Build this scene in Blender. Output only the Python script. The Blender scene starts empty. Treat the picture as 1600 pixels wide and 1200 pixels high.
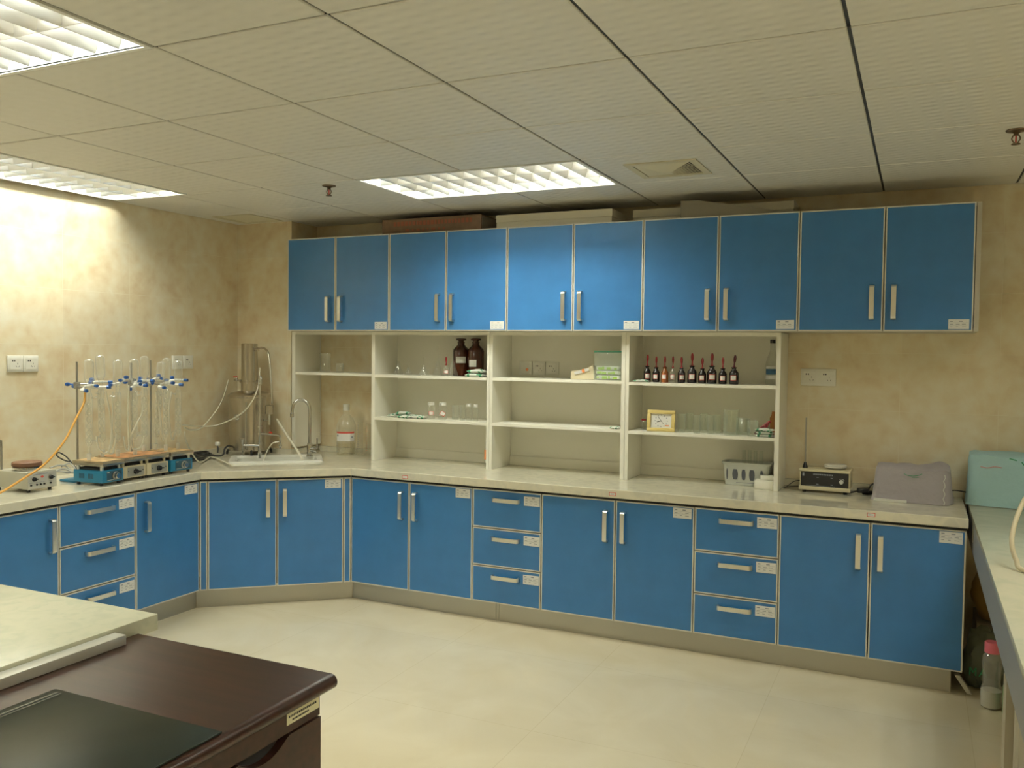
import bpy, bmesh, math, random
from mathutils import Vector, Matrix, noise
random.seed(7)
SC = bpy.context.scene
COL = SC.collection
PI = math.pi

# ------------------------------------------------------------------ camera
FPX, YAW, PITCH, ROLL, CZ = 1357.42, -0.4375, -0.0381, 0.0116, 1.5244
_cy, _sy = math.cos(YAW), math.sin(YAW)
FW = Vector((_sy * math.cos(PITCH), _cy * math.cos(PITCH), math.sin(PITCH)))
_r0 = Vector((_cy, -_sy, 0)); _u0 = _r0.cross(FW)
RT = _r0 * math.cos(ROLL) + _u0 * math.sin(ROLL)
UP = _u0 * math.cos(ROLL) - _r0 * math.sin(ROLL)
CP = Vector((0, 0, CZ))
cam = bpy.data.cameras.new('camera'); co = bpy.data.objects.new('camera', cam); COL.objects.link(co)
m3 = Matrix((RT, UP, -FW)).transposed()
co.matrix_world = Matrix.Translation(CP) @ m3.to_4x4()
cam.sensor_width = 36; cam.lens = FPX * 36 / 1600; cam.clip_start = .05
SC.camera = co

def at(px, py, axis, val):
    """point of the plane (axis = val) seen at a pixel of the 1600x1200 photo"""
    d = FW + RT * ((px - 800) / FPX) - UP * ((py - 600) / FPX)
    return CP + d * ((val - CP[axis]) / d[axis])

# measured planes of the room
H = 2.3735            # ceiling
XW, W = -4.2973, 4.947     # left wall, back wall
YP, XP = 4.6715, -3.8283   # pilaster
YU, ZUT, ZUB = 4.5866, 2.2437, 1.6384
YB, ZDT, ZDB = 4.3213, .7514, .1105
YK, YC, ZC, TC = 4.3708, 4.3018, .8085, .045
XL, CORY = -3.7436, 3.7579
YS = 4.6657
XR, YF = 1.75, -2.6   # right and front walls (not in view)

# ------------------------------------------------------------------ materials
def nm(name):
    m = bpy.data.materials.new(name); m.use_nodes = True
    return m, m.node_tree.nodes, m.node_tree.links, m.node_tree.nodes['Principled BSDF']
def mat(name, col, rough=.5, metal=0, spec=.5, trans=0, coat=0, emit=None, es=0, noise_amt=0, noise_scale=20, bump=0, bump_scale=60):
    m, N, L, b = nm(name)
    b.inputs['Base Color'].default_value = (*col, 1); b.inputs['Roughness'].default_value = rough
    b.inputs['Metallic'].default_value = metal; b.inputs['Specular IOR Level'].default_value = spec
    b.inputs['Coat Weight'].default_value = coat; b.inputs['Coat Roughness'].default_value = .08
    b.inputs['Transmission Weight'].default_value = trans
    if emit: b.inputs['Emission Color'].default_value = (*emit, 1); b.inputs['Emission Strength'].default_value = es
    if noise_amt or bump:
        tc = N.new('ShaderNodeTexCoord')
    if noise_amt:
        n = N.new('ShaderNodeTexNoise'); n.inputs['Scale'].default_value = noise_scale; n.inputs['Detail'].default_value = 6
        L.new(tc.outputs['Object'], n.inputs['Vector'])
        r = N.new('ShaderNodeValToRGB'); r.color_ramp.elements[0].position = .3; r.color_ramp.elements[1].position = .7
        r.color_ramp.elements[0].color = (*[c * (1 - noise_amt) for c in col], 1)
        r.color_ramp.elements[1].color = (*[min(1, c * (1 + noise_amt)) for c in col], 1)
        L.new(n.outputs['Fac'], r.inputs['Fac']); L.new(r.outputs['Color'], b.inputs['Base Color'])
    if bump:
        n2 = N.new('ShaderNodeTexNoise'); n2.inputs['Scale'].default_value = bump_scale; L.new(tc.outputs['Object'], n2.inputs['Vector'])
        bp = N.new('ShaderNodeBump'); bp.inputs['Strength'].default_value = bump; bp.inputs['Distance'].default_value = .01
        L.new(n2.outputs['Fac'], bp.inputs['Height']); L.new(bp.outputs['Normal'], b.inputs['Normal'])
    return m
def glass(name, tint=(1, 1, 1), ior=1.5, gl=1.0, rough=.02, haze=0, hazecol=(.8, .8, .8), edge=.28):
    """thin blown glass: see-through with fresnel reflections and a painted bright rim"""
    m = bpy.data.materials.new(name); m.use_nodes = True
    N, L = m.node_tree.nodes, m.node_tree.links; N.clear()
    o = N.new('ShaderNodeOutputMaterial'); mx = N.new('ShaderNodeMixShader'); t = N.new('ShaderNodeBsdfTransparent')
    g = N.new('ShaderNodeBsdfGlossy'); g.inputs['Roughness'].default_value = rough
    t.inputs['Color'].default_value = (*tint, 1); g.inputs['Color'].default_value = (gl, gl, gl, 1)
    lw = N.new('ShaderNodeLayerWeight'); lw.inputs['Blend'].default_value = .35
    mp = N.new('ShaderNodeMath'); mp.operation = 'MULTIPLY_ADD'; mp.inputs[1].default_value = .85; mp.inputs[2].default_value = .07
    L.new(lw.outputs['Facing'], mp.inputs[0]); L.new(mp.outputs[0], mx.inputs[0])
    pw = N.new('ShaderNodeMath'); pw.operation = 'POWER'; pw.inputs[1].default_value = 2.2
    L.new(lw.outputs['Facing'], pw.inputs[0]); L.new(pw.outputs[0], mp.inputs[0])
    last = t
    # white mixed in towards the rim, painting bright outlines and highlights
    ed = N.new('ShaderNodeMath'); ed.operation = 'POWER'; ed.inputs[1].default_value = 2.0; L.new(lw.outputs['Facing'], ed.inputs[0])
    es_ = N.new('ShaderNodeMath'); es_.operation = 'MULTIPLY_ADD'; es_.inputs[1].default_value = edge; es_.inputs[2].default_value = haze; L.new(ed.outputs[0], es_.inputs[0])
    if haze or edge:
        d = N.new('ShaderNodeBsdfDiffuse'); d.inputs['Color'].default_value = (*hazecol, 1)
        m2 = N.new('ShaderNodeMixShader'); L.new(es_.outputs[0], m2.inputs[0])
        L.new(t.outputs[0], m2.inputs[1]); L.new(d.outputs[0], m2.inputs[2]); last = m2
    L.new(last.outputs[0], mx.inputs[1]); L.new(g.outputs[0], mx.inputs[2]); L.new(mx.outputs[0], o.inputs[0])
    return m

def wall_mat():
    m, N, L, b = nm('beige_marble_tile')
    g = N.new('ShaderNodeNewGeometry'); s = N.new('ShaderNodeSeparateXYZ'); L.new(g.outputs['Position'], s.inputs[0])
    ad = N.new('ShaderNodeMath'); L.new(s.outputs['X'], ad.inputs[0]); L.new(s.outputs['Y'], ad.inputs[1])
    cb = N.new('ShaderNodeCombineXYZ')
    # left wall joints: y = 3.31 + .45 k  (x = XW) ;  rows at z = 1.23 + .303 k
    a2 = N.new('ShaderNodeMath'); a2.inputs[1].default_value = -(XW + 3.31); L.new(ad.outputs[0], a2.inputs[0])
    a3 = N.new('ShaderNodeMath'); a3.inputs[1].default_value = -1.23 + 3.03; L.new(s.outputs['Z'], a3.inputs[0])
    L.new(a2.outputs[0], cb.inputs[0]); L.new(a3.outputs[0], cb.inputs[1])
    br = N.new('ShaderNodeTexBrick'); L.new(cb.outputs[0], br.inputs['Vector'])
    br.offset = 0; br.inputs['Scale'].default_value = 1; br.inputs['Brick Width'].default_value = .45; br.inputs['Row Height'].default_value = .303
    br.inputs['Mortar Size'].default_value = .0013; br.inputs['Mortar Smooth'].default_value = .3; br.inputs['Bias'].default_value = 0
    br.inputs['Color1'].default_value = (.965, .965, .965, 1); br.inputs['Color2'].default_value = (1.02, 1.02, 1.01, 1); br.inputs['Mortar'].default_value = (1, 1, 1, 1)
    n1 = N.new('ShaderNodeTexNoise'); n1.inputs['Scale'].default_value = 4.5; n1.inputs['Detail'].default_value = 5; n1.inputs['Distortion'].default_value = .8
    n2 = N.new('ShaderNodeTexNoise'); n2.inputs['Scale'].default_value = 14; n2.inputs['Detail'].default_value = 8
    L.new(g.outputs['Position'], n1.inputs['Vector']); L.new(g.outputs['Position'], n2.inputs['Vector'])
    mx = N.new('ShaderNodeMix'); mx.data_type = 'FLOAT'; mx.inputs[0].default_value = .4
    L.new(n1.outputs['Fac'], mx.inputs[2]); L.new(n2.outputs['Fac'], mx.inputs[3])
    r = N.new('ShaderNodeValToRGB'); L.new(mx.outputs[0], r.inputs['Fac'])
    e = r.color_ramp.elements; e[0].position = .34; e[0].color = (.68, .54, .35, 1); e[1].position = .66; e[1].color = (.80, .75, .60, 1)
    k = e.new(.48); k.color = (.75, .65, .46, 1)
    mu = N.new('ShaderNodeMix'); mu.data_type = 'RGBA'; mu.blend_type = 'MULTIPLY'; mu.inputs[0].default_value = 1
    L.new(r.outputs['Color'], mu.inputs[6]); L.new(br.outputs['Color'], mu.inputs[7])
    mo = N.new('ShaderNodeMix'); mo.data_type = 'RGBA'; L.new(br.outputs['Fac'], mo.inputs[0]); L.new(mu.outputs[2], mo.inputs[6]); mo.inputs[7].default_value = (.79, .72, .55, 1)
    L.new(mo.outputs[2], b.inputs['Base Color'])
    b.inputs['Roughness'].default_value = .09; b.inputs['Specular IOR Level'].default_value = .5
    bp = N.new('ShaderNodeBump'); bp.inputs['Strength'].default_value = .25; bp.inputs['Distance'].default_value = .002; bp.invert = True
    L.new(br.outputs['Fac'], bp.inputs['Height']); L.new(bp.outputs['Normal'], b.inputs['Normal'])
    return m
def floor_mat():
    m, N, L, b = nm('polished_beige_floor_tile')
    g = N.new('ShaderNodeNewGeometry')
    mp = N.new('ShaderNodeMapping'); mp.inputs['Location'].default_value = (.57 + 8, 8.05, 0); L.new(g.outputs['Position'], mp.inputs[0])
    br = N.new('ShaderNodeTexBrick'); L.new(mp.outputs[0], br.inputs['Vector']); br.offset = 0
    br.inputs['Scale'].default_value = 1; br.inputs['Brick Width'].default_value = .8; br.inputs['Row Height'].default_value = .8
    br.inputs['Mortar Size'].default_value = .0015; br.inputs['Mortar Smooth'].default_value = .2
    br.inputs['Color1'].default_value = (.98, .98, .98, 1); br.inputs['Color2'].default_value = (1.02, 1.02, 1.02, 1); br.inputs['Mortar'].default_value = (.88, .86, .82, 1)
    n1 = N.new('ShaderNodeTexNoise'); n1.inputs['Scale'].default_value = 2.2; n1.inputs['Detail'].default_value = 7; n1.inputs['Distortion'].default_value = 1.2
    L.new(g.outputs['Position'], n1.inputs['Vector'])
    r = N.new('ShaderNodeValToRGB'); L.new(n1.outputs['Fac'], r.inputs['Fac'])
    e = r.color_ramp.elements; e[0].position = .3; e[0].color = (.64, .565, .40, 1); e[1].position = .7; e[1].color = (.71, .645, .485, 1)
    mu = N.new('ShaderNodeMix'); mu.data_type = 'RGBA'; mu.blend_type = 'MULTIPLY'; mu.inputs[0].default_value = 1
    L.new(r.outputs['Color'], mu.inputs[6]); L.new(br.outputs['Color'], mu.inputs[7]); L.new(mu.outputs[2], b.inputs['Base Color'])
    b.inputs['Roughness'].default_value = .10
    return m
def ceil_mat():
    m, N, L, b = nm('embossed_ceiling_tile')
    g = N.new('ShaderNodeNewGeometry')
    w1 = N.new('ShaderNodeTexWave'); w1.inputs['Scale'].default_value = 4.2; w1.inputs['Distortion'].default_value = .6
    mp = N.new('ShaderNodeMapping'); mp.inputs['Rotation'].default_value = (0, 0, .15); L.new(g.outputs['Position'], mp.inputs[0]); L.new(mp.outputs[0], w1.inputs[0])
    w2 = N.new('ShaderNodeTexWave'); w2.inputs['Scale'].default_value = 6.5; w2.bands_direction = 'Y'; w2.inputs['Distortion'].default_value = .8
    L.new(mp.outputs[0], w2.inputs[0])
    ad = N.new('ShaderNodeMath'); ad.operation = 'MULTIPLY'; L.new(w1.outputs['Fac'], ad.inputs[0]); L.new(w2.outputs['Fac'], ad.inputs[1])
    bp = N.new('ShaderNodeBump'); bp.inputs['Strength'].default_value = .65; bp.inputs['Distance'].default_value = .003
    L.new(ad.outputs[0], bp.inputs['Height']); L.new(bp.outputs['Normal'], b.inputs['Normal'])
    b.inputs['Base Color'].default_value = (.75, .735, .70, 1); b.inputs['Roughness'].default_value = .38; b.inputs['Specular IOR Level'].default_value = .5
    return m
def marble_mat(name, c1, c2, rough=.1, scale=3):
    m, N, L, b = nm(name)
    g = N.new('ShaderNodeNewGeometry'); n1 = N.new('ShaderNodeTexNoise'); n1.inputs['Scale'].default_value = scale; n1.inputs['Detail'].default_value = 8; n1.inputs['Distortion'].default_value = 1.5
    L.new(g.outputs['Position'], n1.inputs['Vector'])
    r = N.new('ShaderNodeValToRGB'); L.new(n1.outputs['Fac'], r.inputs['Fac'])
    e = r.color_ramp.elements; e[0].position = .36; e[0].color = (*c1, 1); e[1].position = .56; e[1].color = (*c2, 1)
    L.new(r.outputs['Color'], b.inputs['Base Color']); b.inputs['Roughness'].default_value = rough; b.inputs['Specular IOR Level'].default_value = .7
    return m
def wood_mat():
    m, N, L, b = nm('dark_reddish_wood_veneer')
    g = N.new('ShaderNodeNewGeometry'); mp = N.new('ShaderNodeMapping'); mp.inputs['Scale'].default_value = (3, 28, 28); L.new(g.outputs['Position'], mp.inputs[0])
    mp.inputs['Rotation'].default_value = (0, 0, .1)
    n1 = N.new('ShaderNodeTexNoise'); n1.inputs['Scale'].default_value = 1.6; n1.inputs['Detail'].default_value = 6; L.new(mp.outputs[0], n1.inputs['Vector'])
    r = N.new('ShaderNodeValToRGB'); L.new(n1.outputs['Fac'], r.inputs['Fac'])
    e = r.color_ramp.elements; e[0].position = .3; e[0].color = (.017, .006, .0035, 1); e[1].position = .7; e[1].color = (.040, .013, .008, 1)
    L.new(r.outputs['Color'], b.inputs['Base Color']); b.inputs['Roughness'].default_value = .3
    return m
def brushed(name, col, rough=.3, sc=(1, 1, 60)):
    m, N, L, b = nm(name)
    tc = N.new('ShaderNodeTexCoord'); mp = N.new('ShaderNodeMapping'); mp.inputs['Scale'].default_value = sc; L.new(tc.outputs['Object'], mp.inputs[0])
    n1 = N.new('ShaderNodeTexNoise'); n1.inputs['Scale'].default_value = 12; n1.inputs['Detail'].default_value = 4; L.new(mp.outputs[0], n1.inputs['Vector'])
    r = N.new('ShaderNodeMapRange'); r.inputs['To Min'].default_value = rough * .75; r.inputs['To Max'].default_value = rough * 1.3
    L.new(n1.outputs['Fac'], r.inputs['Value']); L.new(r.outputs[0], b.inputs['Roughness'])
    b.inputs['Base Color'].default_value = (*col, 1); b.inputs['Metallic'].default_value = 1
    return m

M_WALL, M_FLOOR, M_CEIL = wall_mat(), floor_mat(), ceil_mat()
M_TRACK = mat('grey_ceiling_track', (.03, .036, .045), .5)
M_FLATWALL = mat('painted_plaster', (.62, .55, .4), .6)
M_BLUE = mat('blue_laminate', (.042, .175, .42), .30, noise_amt=.06, noise_scale=9)
M_ALU = mat('aluminium_edge_strip', (.74, .73, .68), .38, .45)
M_HANDLE = brushed('brushed_handle_metal', (.84, .83, .79), .3)
M_DARK = mat('black_parts_and_shadow_gap', (.02, .02, .02), .7)  # black of small dark parts; also paints the shade in gaps and openings
M_CARC = mat('cabinet_carcass_board', (.56, .54, .46), .5)
M_KICK = brushed('brushed_kick_metal', (.52, .51, .47), .38, (60, 60, 1))
M_COUNT = marble_mat('cream_marble_worktop', (.655, .635, .53), (.74, .705, .57), .07, 11)
for _m in (M_COUNT,):
    _b = _m.node_tree.nodes['Principled BSDF']; _b.inputs['IOR'].default_value = 1.7; _b.inputs['Coat Weight'].default_value = .25; _b.inputs['Coat Roughness'].default_value = .07
M_COUNT2 = marble_mat('greenish_cream_table_top', (.64, .64, .49), (.72, .69, .53), .16, 6)
M_ISL = marble_mat('pale_green_white_marble_bench_top', (.64, .66, .52), (.71, .71, .56), .2, 14)
M_SHELF = mat('cream_white_shelf_board', (.87, .855, .76), .42)
M_WOOD = wood_mat()
M_MAT = mat('dark_green_glass_mat', (.014, .020, .016), .28, spec=.22, noise_amt=.25, noise_scale=8)
M_PAPER = mat('white_paper_sticker', (.78, .78, .76), .6)
M_INK = mat('grey_print_ink', (.30, .32, .36), .7)
M_BLACK = mat('black_plastic', (.012, .012, .013), .38)
M_RUB = mat('black_rubber_cord', (.018, .018, .018), .5)
M_WHITE = mat('white_plastic', (.74, .74, .68), .35)
M_PLATE = mat('socket_white_plastic', (.80, .79, .72), .3)
M_CHROME = mat('chrome', (.62, .62, .61), .1, 1)
M_STEEL = mat('stainless_steel', (.52, .48, .41), .27, 1)
M_ROD = mat('steel_rod', (.42, .41, .38), .35, .9)
M_CERAM = mat('white_ceramic', (.80, .80, .74), .12)
M_GLASS = glass('clear_glass', (.97, .98, .97), haze=.02, hazecol=(.88, .9, .86))
M_LABG = glass('borosilicate_glass', (.98, .99, .98), haze=.06, hazecol=(1, 1, .97), edge=.8)
M_GLASS2 = glass('greenish_clear_glass', (.95, .97, .95), haze=.03, hazecol=(.75, .8, .72), edge=.4)
M_FROST = glass('frosted_glass_joint', (.95, .95, .93), haze=.5, hazecol=(.85, .83, .75), rough=.3)
M_HOSE = glass('milky_translucent_hose', (.95, .93, .86), haze=.68, hazecol=(.86, .83, .70), rough=.25)
M_AMBERH = mat('amber_rubber_hose', (.62, .33, .07), .4)
M_BROWN = mat('brown_amber_glass', (.045, .010, .004), .08)
M_BROWN2 = mat('light_amber_glass', (.22, .07, .015), .1)
M_DBLACK = mat('near_black_amber_glass', (.012, .008, .008), .1)
M_REDRUB = mat('dark_red_rubber_teat', (.26, .02, .025), .4)
M_RED = mat('red_plastic', (.62, .05, .03), .4)
M_REDP = mat('red_print', (.62, .10, .07), .6)
M_HPB = mat('turquoise_blue_enamel', (.010, .16, .30), .4)
M_HPC = mat('cream_enamel', (.62, .56, .38), .4)
M_HPT = mat('orange_brown_ceramic_plate', (.50, .26, .12), .6, noise_amt=.35, noise_scale=25)
M_HPT2 = mat('tan_scorched_plate', (.58, .40, .20), .6, noise_amt=.4, noise_scale=25)
M_PANEL = mat('grey_metal_panel', (.42, .42, .38), .35, .5)
M_KNOBB = mat('blue_knob', (.02, .09, .32), .35)
M_PRONG = mat('white_coated_prong', (.80, .80, .76), .35)
M_BRASS = mat('old_brass', (.20, .14, .09), .35, .8)
M_GREYC = mat('grey_cloth_cover', (.37, .34, .36), .85, bump=.3, bump_scale=40)
M_CYAN = mat('pale_blue_cloth_cover', (.36, .55, .58), .8, bump=.3, bump_scale=40)
M_GPRINT = mat('green_print', (.04, .26, .12), .6)
M_LGREEN = mat('lime_green_print', (.42, .66, .10), .5)
M_FOIL = mat('white_packet_foil', (.72, .74, .68), .4)
M_CARD = mat('brown_cardboard', (.19, .12, .075), .8, noise_amt=.15)
M_CARDG = mat('grey_cardboard', (.22, .20, .16), .8)
M_CARDW = mat('off_white_board', (.70, .66, .54), .7)
M_GOLD = mat('pale_gold_frame', (.70, .56, .22), .35)
M_SILVERB = mat('silver_grey_basket', (.58, .60, .55), .4, .1)
M_VENT = mat('vent_cream_plastic', (.62, .58, .44), .5)
M_TABLEM = mat('grey_blue_painted_steel', (.27, .28, .30), .45)
M_TABLEW = mat('beige_painted_leg', (.40, .36, .27), .5)
M_PINK = mat('pink_plastic', (.72, .16, .22), .4)
M_GREEN = mat('green_plastic', (.05, .22, .06), .4)
M_BAG = mat('grey_green_plastic_bag', (.13, .15, .11), .4, bump=.6, bump_scale=12)
M_BAGY = mat('yellow_brown_bag', (.30, .19, .05), .6, bump=.5, bump_scale=12)
M_POWDER = mat('white_powder', (.75, .74, .70), .8)
M_TAN = mat('tan_cardboard', (.66, .50, .26), .7)
M_YELLOWP = mat('yellowish_paper_label', (.68, .64, .42), .6)
M_BROWND = mat('brown_disc', (.16, .08, .045), .6)
M_ORANGE = mat('orange_print', (.75, .25, .08), .5)
M_HOUSE = mat('white_lamp_housing', (.85, .86, .84), .3)
M_LOUV = mat('bright_louver_aluminium', (.93, .94, .95), .33, 1)
LAMPCOL = (.985, .985, .83)
def tube_mat(name, s):
    return mat(name, (.9, .9, .9), .5, emit=LAMPCOL, es=s)

# ------------------------------------------------------------------ mesh builder
WM = {}
def world_of(o):
    return WM.get(o.name, Matrix.Identity(4))
class MB:
    def __init__(s): s.bm = bmesh.new(); s.mats = []; s.cur = 0
    def m(s, material):
        if material not in s.mats: s.mats.append(material)
        s.cur = s.mats.index(material); return s
    def _f(s, fs):
        for f in fs: f.material_index = s.cur
    def poly(s, pts):
        vs = [s.bm.verts.new(p) for p in pts]; f = s.bm.faces.new(vs); s._f([f]); return f
    def box(s, x0, x1, y0, y1, z0, z1, T=None, bev=0):
        ps = [Vector((x, y, z)) for z in (z0, z1) for y in (y0, y1) for x in (x0, x1)]
        if T: ps = [T @ p for p in ps]
        v = [s.bm.verts.new(p) for p in ps]
        fs = [s.bm.faces.new([v[i] for i in q]) for q in ((0, 2, 3, 1), (4, 5, 7, 6), (0, 1, 5, 4), (2, 6, 7, 3), (0, 4, 6, 2), (1, 3, 7, 5))]
        s._f(fs)
        if bev:
            es = list({e for f in fs for e in f.edges})
            r = bmesh.ops.bevel(s.bm, geom=es, offset=bev, segments=2, affect='EDGES', profile=.5)
            s._f(r['faces'])
        return s
    def lathe(s, c, prof, seg=20, T=None, cap=True):
        c = Vector(c); rings = []
        for r, z in prof:
            ring = []
            for i in range(seg):
                a = 2 * PI * i / seg; p = Vector((r * math.cos(a), r * math.sin(a), z))
                if T: p = T @ p
                ring.append(s.bm.verts.new(p + c))
            rings.append(ring)
        fs = []
        for a, b in zip(rings, rings[1:]):
            for i in range(seg):
                j = (i + 1) % seg; fs.append(s.bm.faces.new((a[i], a[j], b[j], b[i])))
        if cap:
            if prof[0][0] > 1e-4: fs.append(s.bm.faces.new(rings[0][::-1]))
            if prof[-1][0] > 1e-4: fs.append(s.bm.faces.new(rings[-1]))
        s._f(fs); return s
    def cyl(s, p0, p1, r0, r1=None, seg=14):
        p0, p1 = Vector(p0), Vector(p1); d = p1 - p0; r1 = r0 if r1 is None else r1
        q = Vector((0, 0, 1)).rotation_difference(d.normalized()).to_matrix()
        return s.lathe(p0, [(r0, 0), (r1, d.length)], seg, q)
    def ball(s, c, r, seg=14, sz=1):
        prof = [(r * math.sin(PI * k / 8) if 0 < k < 8 else .0002, -r * sz * math.cos(PI * k / 8)) for k in range(9)]
        return s.lathe(c, prof, seg)
    def tube(s, pts, r, seg=8, smooth=6, flat=None):
        P = [Vector(p) for p in pts]
        if smooth and len(P) > 2:
            Q = []
            for i in range(len(P) - 1):
                a = P[max(i - 1, 0)]; b = P[i]; c = P[i + 1]; d = P[min(i + 2, len(P) - 1)]
                for k in range(smooth):
                    t = k / smooth
                    Q.append(.5 * ((2 * b) + (c - a) * t + (2 * a - 5 * b + 4 * c - d) * t * t + (3 * b - a - 3 * c + d) * t ** 3))
            Q.append(P[-1]); P = Q
        rings = []; prev = None
        for i, p in enumerate(P):
            d = (P[min(i + 1, len(P) - 1)] - P[max(i - 1, 0)]).normalized()
            if prev is None:
                n = d.orthogonal().normalized() if not flat else (Vector(flat) - d * d.dot(Vector(flat))).normalized()
            else:
                n = (prev - d * prev.dot(d)).normalized()
            prev = n; b = d.cross(n)
            rings.append([s.bm.verts.new(p + (n * math.cos(2 * PI * k / seg) + b * math.sin(2 * PI * k / seg)) * r) for k in range(seg)])
        fs = []
        for a, b in zip(rings, rings[1:]):
            for i in range(seg):
                j = (i + 1) % seg; fs.append(s.bm.faces.new((a[i], a[j], b[j], b[i])))
        fs.append(s.bm.faces.new(rings[0][::-1])); fs.append(s.bm.faces.new(rings[-1])); s._f(fs); return s
    def prism(s, outline, z0, z1, T=None):
        """outline (x, y) extruded along z"""
        a = [Vector((x, y, z0)) for x, y in outline]; b = [Vector((x, y, z1)) for x, y in outline]
        if T: a = [T @ p for p in a]; b = [T @ p for p in b]
        va = [s.bm.verts.new(p) for p in a]; vb = [s.bm.verts.new(p) for p in b]; n = len(va)
        fs = [s.bm.faces.new(va[::-1]), s.bm.faces.new(vb)]
        for i in range(n):
            j = (i + 1) % n; fs.append(s.bm.faces.new((va[i], va[j], vb[j], vb[i])))
        s._f(fs); return s
    def data(s, name, mt=None, sm=True):
        me = bpy.data.meshes.new(name)
        bmesh.ops.recalc_face_normals(s.bm, faces=s.bm.faces)
        s.bm.to_mesh(me); s.bm.free()
        for x in (s.mats or [mt]): me.materials.append(x)
        if sm:
            for p in me.polygons: p.use_smooth = True
            me.set_sharp_from_angle(angle=math.radians(38))
        return me
    def build(s, name, mt=None, parent=None, world=False, sm=True, label=None):
        if world and parent is not None: s.bm.transform(world_of(parent).inverted())
        me = s.data(name, mt, sm)
        o = bpy.data.objects.new(name, me); COL.objects.link(o)
        if parent is not None:
            o.parent = parent; WM[o.name] = world_of(parent)
        if label: o['label'] = label
        return o
def tag(o, label, cat, group=None):
    o['label'] = label; o['category'] = cat
    if group: o['group'] = group
    return o
def thing(name, label, cat, loc=(0, 0, 0), rz=0, group=None):
    o = bpy.data.objects.new(name, None); COL.objects.link(o); o.location = loc; o.rotation_euler = (0, 0, rz); o.empty_display_size = .05
    WM[o.name] = Matrix.Translation(Vector(loc)) @ Matrix.Rotation(rz, 4, 'Z')
    return tag(o, label, cat, group)
def struct(o): o['kind'] = 'structure'; return o
def inst(me, name, parent):
    o = bpy.data.objects.new(name, me); COL.objects.link(o); o.parent = parent; WM[o.name] = world_of(parent); return o
def copy_tree(o, parent=None):
    c = o.copy(); COL.objects.link(c); c.parent = parent
    for ch in list(o.children): copy_tree(ch, c)
    return c
def place(o, loc, rz=0):
    o.location = loc; o.rotation_euler = (0, 0, rz)
    return o

# ------------------------------------------------------------------ room shell
b = MB(); b.box(XW - .15, XR + .15, YF - .15, W + .15, -.1, 0); struct(b.build('floor', M_FLOOR, sm=False))
b = MB(); b.box(XW - .15, XR + .15, W, W + .15, 0, 2.7); struct(b.build('wall_back', M_WALL, sm=False))
b = MB(); b.box(XW - .15, XW, YF, W, 0, 2.7); struct(b.build('wall_left', M_WALL, sm=False))
b = MB(); b.box(XW, XP, YP, W, 0, 2.7); struct(b.build('wall_pilaster', M_WALL, sm=False))
b = MB(); b.box(XR, XR + .15, YF, W, 0, 2.7); struct(b.build('wall_right', M_WALL, sm=False))
b = MB(); b.box(XW - .15, XR + .15, YF - .15, YF, 0, 2.7); struct(b.build('wall_front', M_WALL, sm=False))

GX = [-3.788, -3.188, -2.588, -1.988, -1.388, -.788, -.188, .412, 1.012, 1.612]
GY = [YF, -1.77, -1.17, -.57, .03, .63, 1.23, 1.832, 2.440, 3.040, 3.640, 4.245, W]
# louvre lights: (x0, x1, y0, y1, along); last three unseen, added to brighten the room
LAMPS = [(-3.188, -1.988, 1.23, 1.832, 'x'), (-4.27, -3.705, 2.44, 3.64, 'y'), (-2.588, -1.388, 3.640, 4.245, 'x'),
         (.412, 1.012, 2.440, 3.640, 'y'), (-.188, 1.012, .03, .63, 'x'), (-3.188, -1.988, -1.17, -.57, 'x'), (.412, 1.012, -1.17, .03, 'y')]
b = MB()
xs = [XW] + GX + [XR]
for i in range(len(xs) - 1):
    for j in range(len(GY) - 1):
        x0, x1, y0, y1 = xs[i], xs[i + 1], GY[j], GY[j + 1]
        cx, cy_ = (x0 + x1) / 2, (y0 + y1) / 2
        skip = False
        for (a0, a1, c0, c1, _) in LAMPS:
            if a0 - .01 < cx < a1 + .01 and c0 < cy_ < c1: skip = True
        if i == 1 and 2.44 - .01 < cy_ < 3.65: x0 = -3.705   # beside the wall light
        if skip: continue
        g = .005
        z0, z1, e = H, H + .012, .0025
        X0, X1, Y0, Y1 = x0 + g, x1 - g, y0 + g, y1 - g
        lo = [(X0 + e, Y0 + e), (X1 - e, Y0 + e), (X1 - e, Y1 - e), (X0 + e, Y1 - e)]
        hi = [(X0, Y0), (X1, Y0), (X1, Y1), (X0, Y1)]
        A = [b.bm.verts.new((*p, z0)) for p in lo]; B_ = [b.bm.verts.new((*p, z0 + e)) for p in hi]; C_ = [b.bm.verts.new((*p, z1)) for p in hi]
        b.m(M_CEIL); fs = [b.bm.faces.new(A[::-1])]
        for P, Q in ((A, B_), (B_, C_)):
            for k in range(4):
                fs.append(b.bm.faces.new((P[k], P[(k + 1) % 4], Q[(k + 1) % 4], Q[k])))
        b._f(fs)
b.m(M_TRACK)
# tracks above the tile gaps
for x in GX:
    spans = [(YF, W)]
    for (a0, a1, c0, c1, _) in LAMPS:
        if a0 + .02 < x < a1 - .02:
            spans = [q for (u, v) in spans for q in ([(u, min(v, c0)), (max(u, c1), v)] if c0 < v and c1 > u else [(u, v)]) if q[1] - q[0] > .02]
    for (u, v) in spans: b.box(x - .012, x + .012, u, v, H + .006, H + .02)
for y in GY[1:-1]:
    spans = [(XW, XR)]
    for (a0, a1, c0, c1, _) in LAMPS:
        if c0 + .02 < y < c1 - .02:
            spans = [q for (u, v) in spans for q in ([(u, min(v, a0)), (max(u, a1), v)] if a0 < v and a1 > u else [(u, v)]) if q[1] - q[0] > .02]
    for (u, v) in spans: b.box(u, v, y - .012, y + .012, H + .006, H + .02)
b.box(XW, XR, YF, W, H + .2, H + .22)   # slab over the void
struct(b.build('ceiling', M_CEIL, sm=False))

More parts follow.
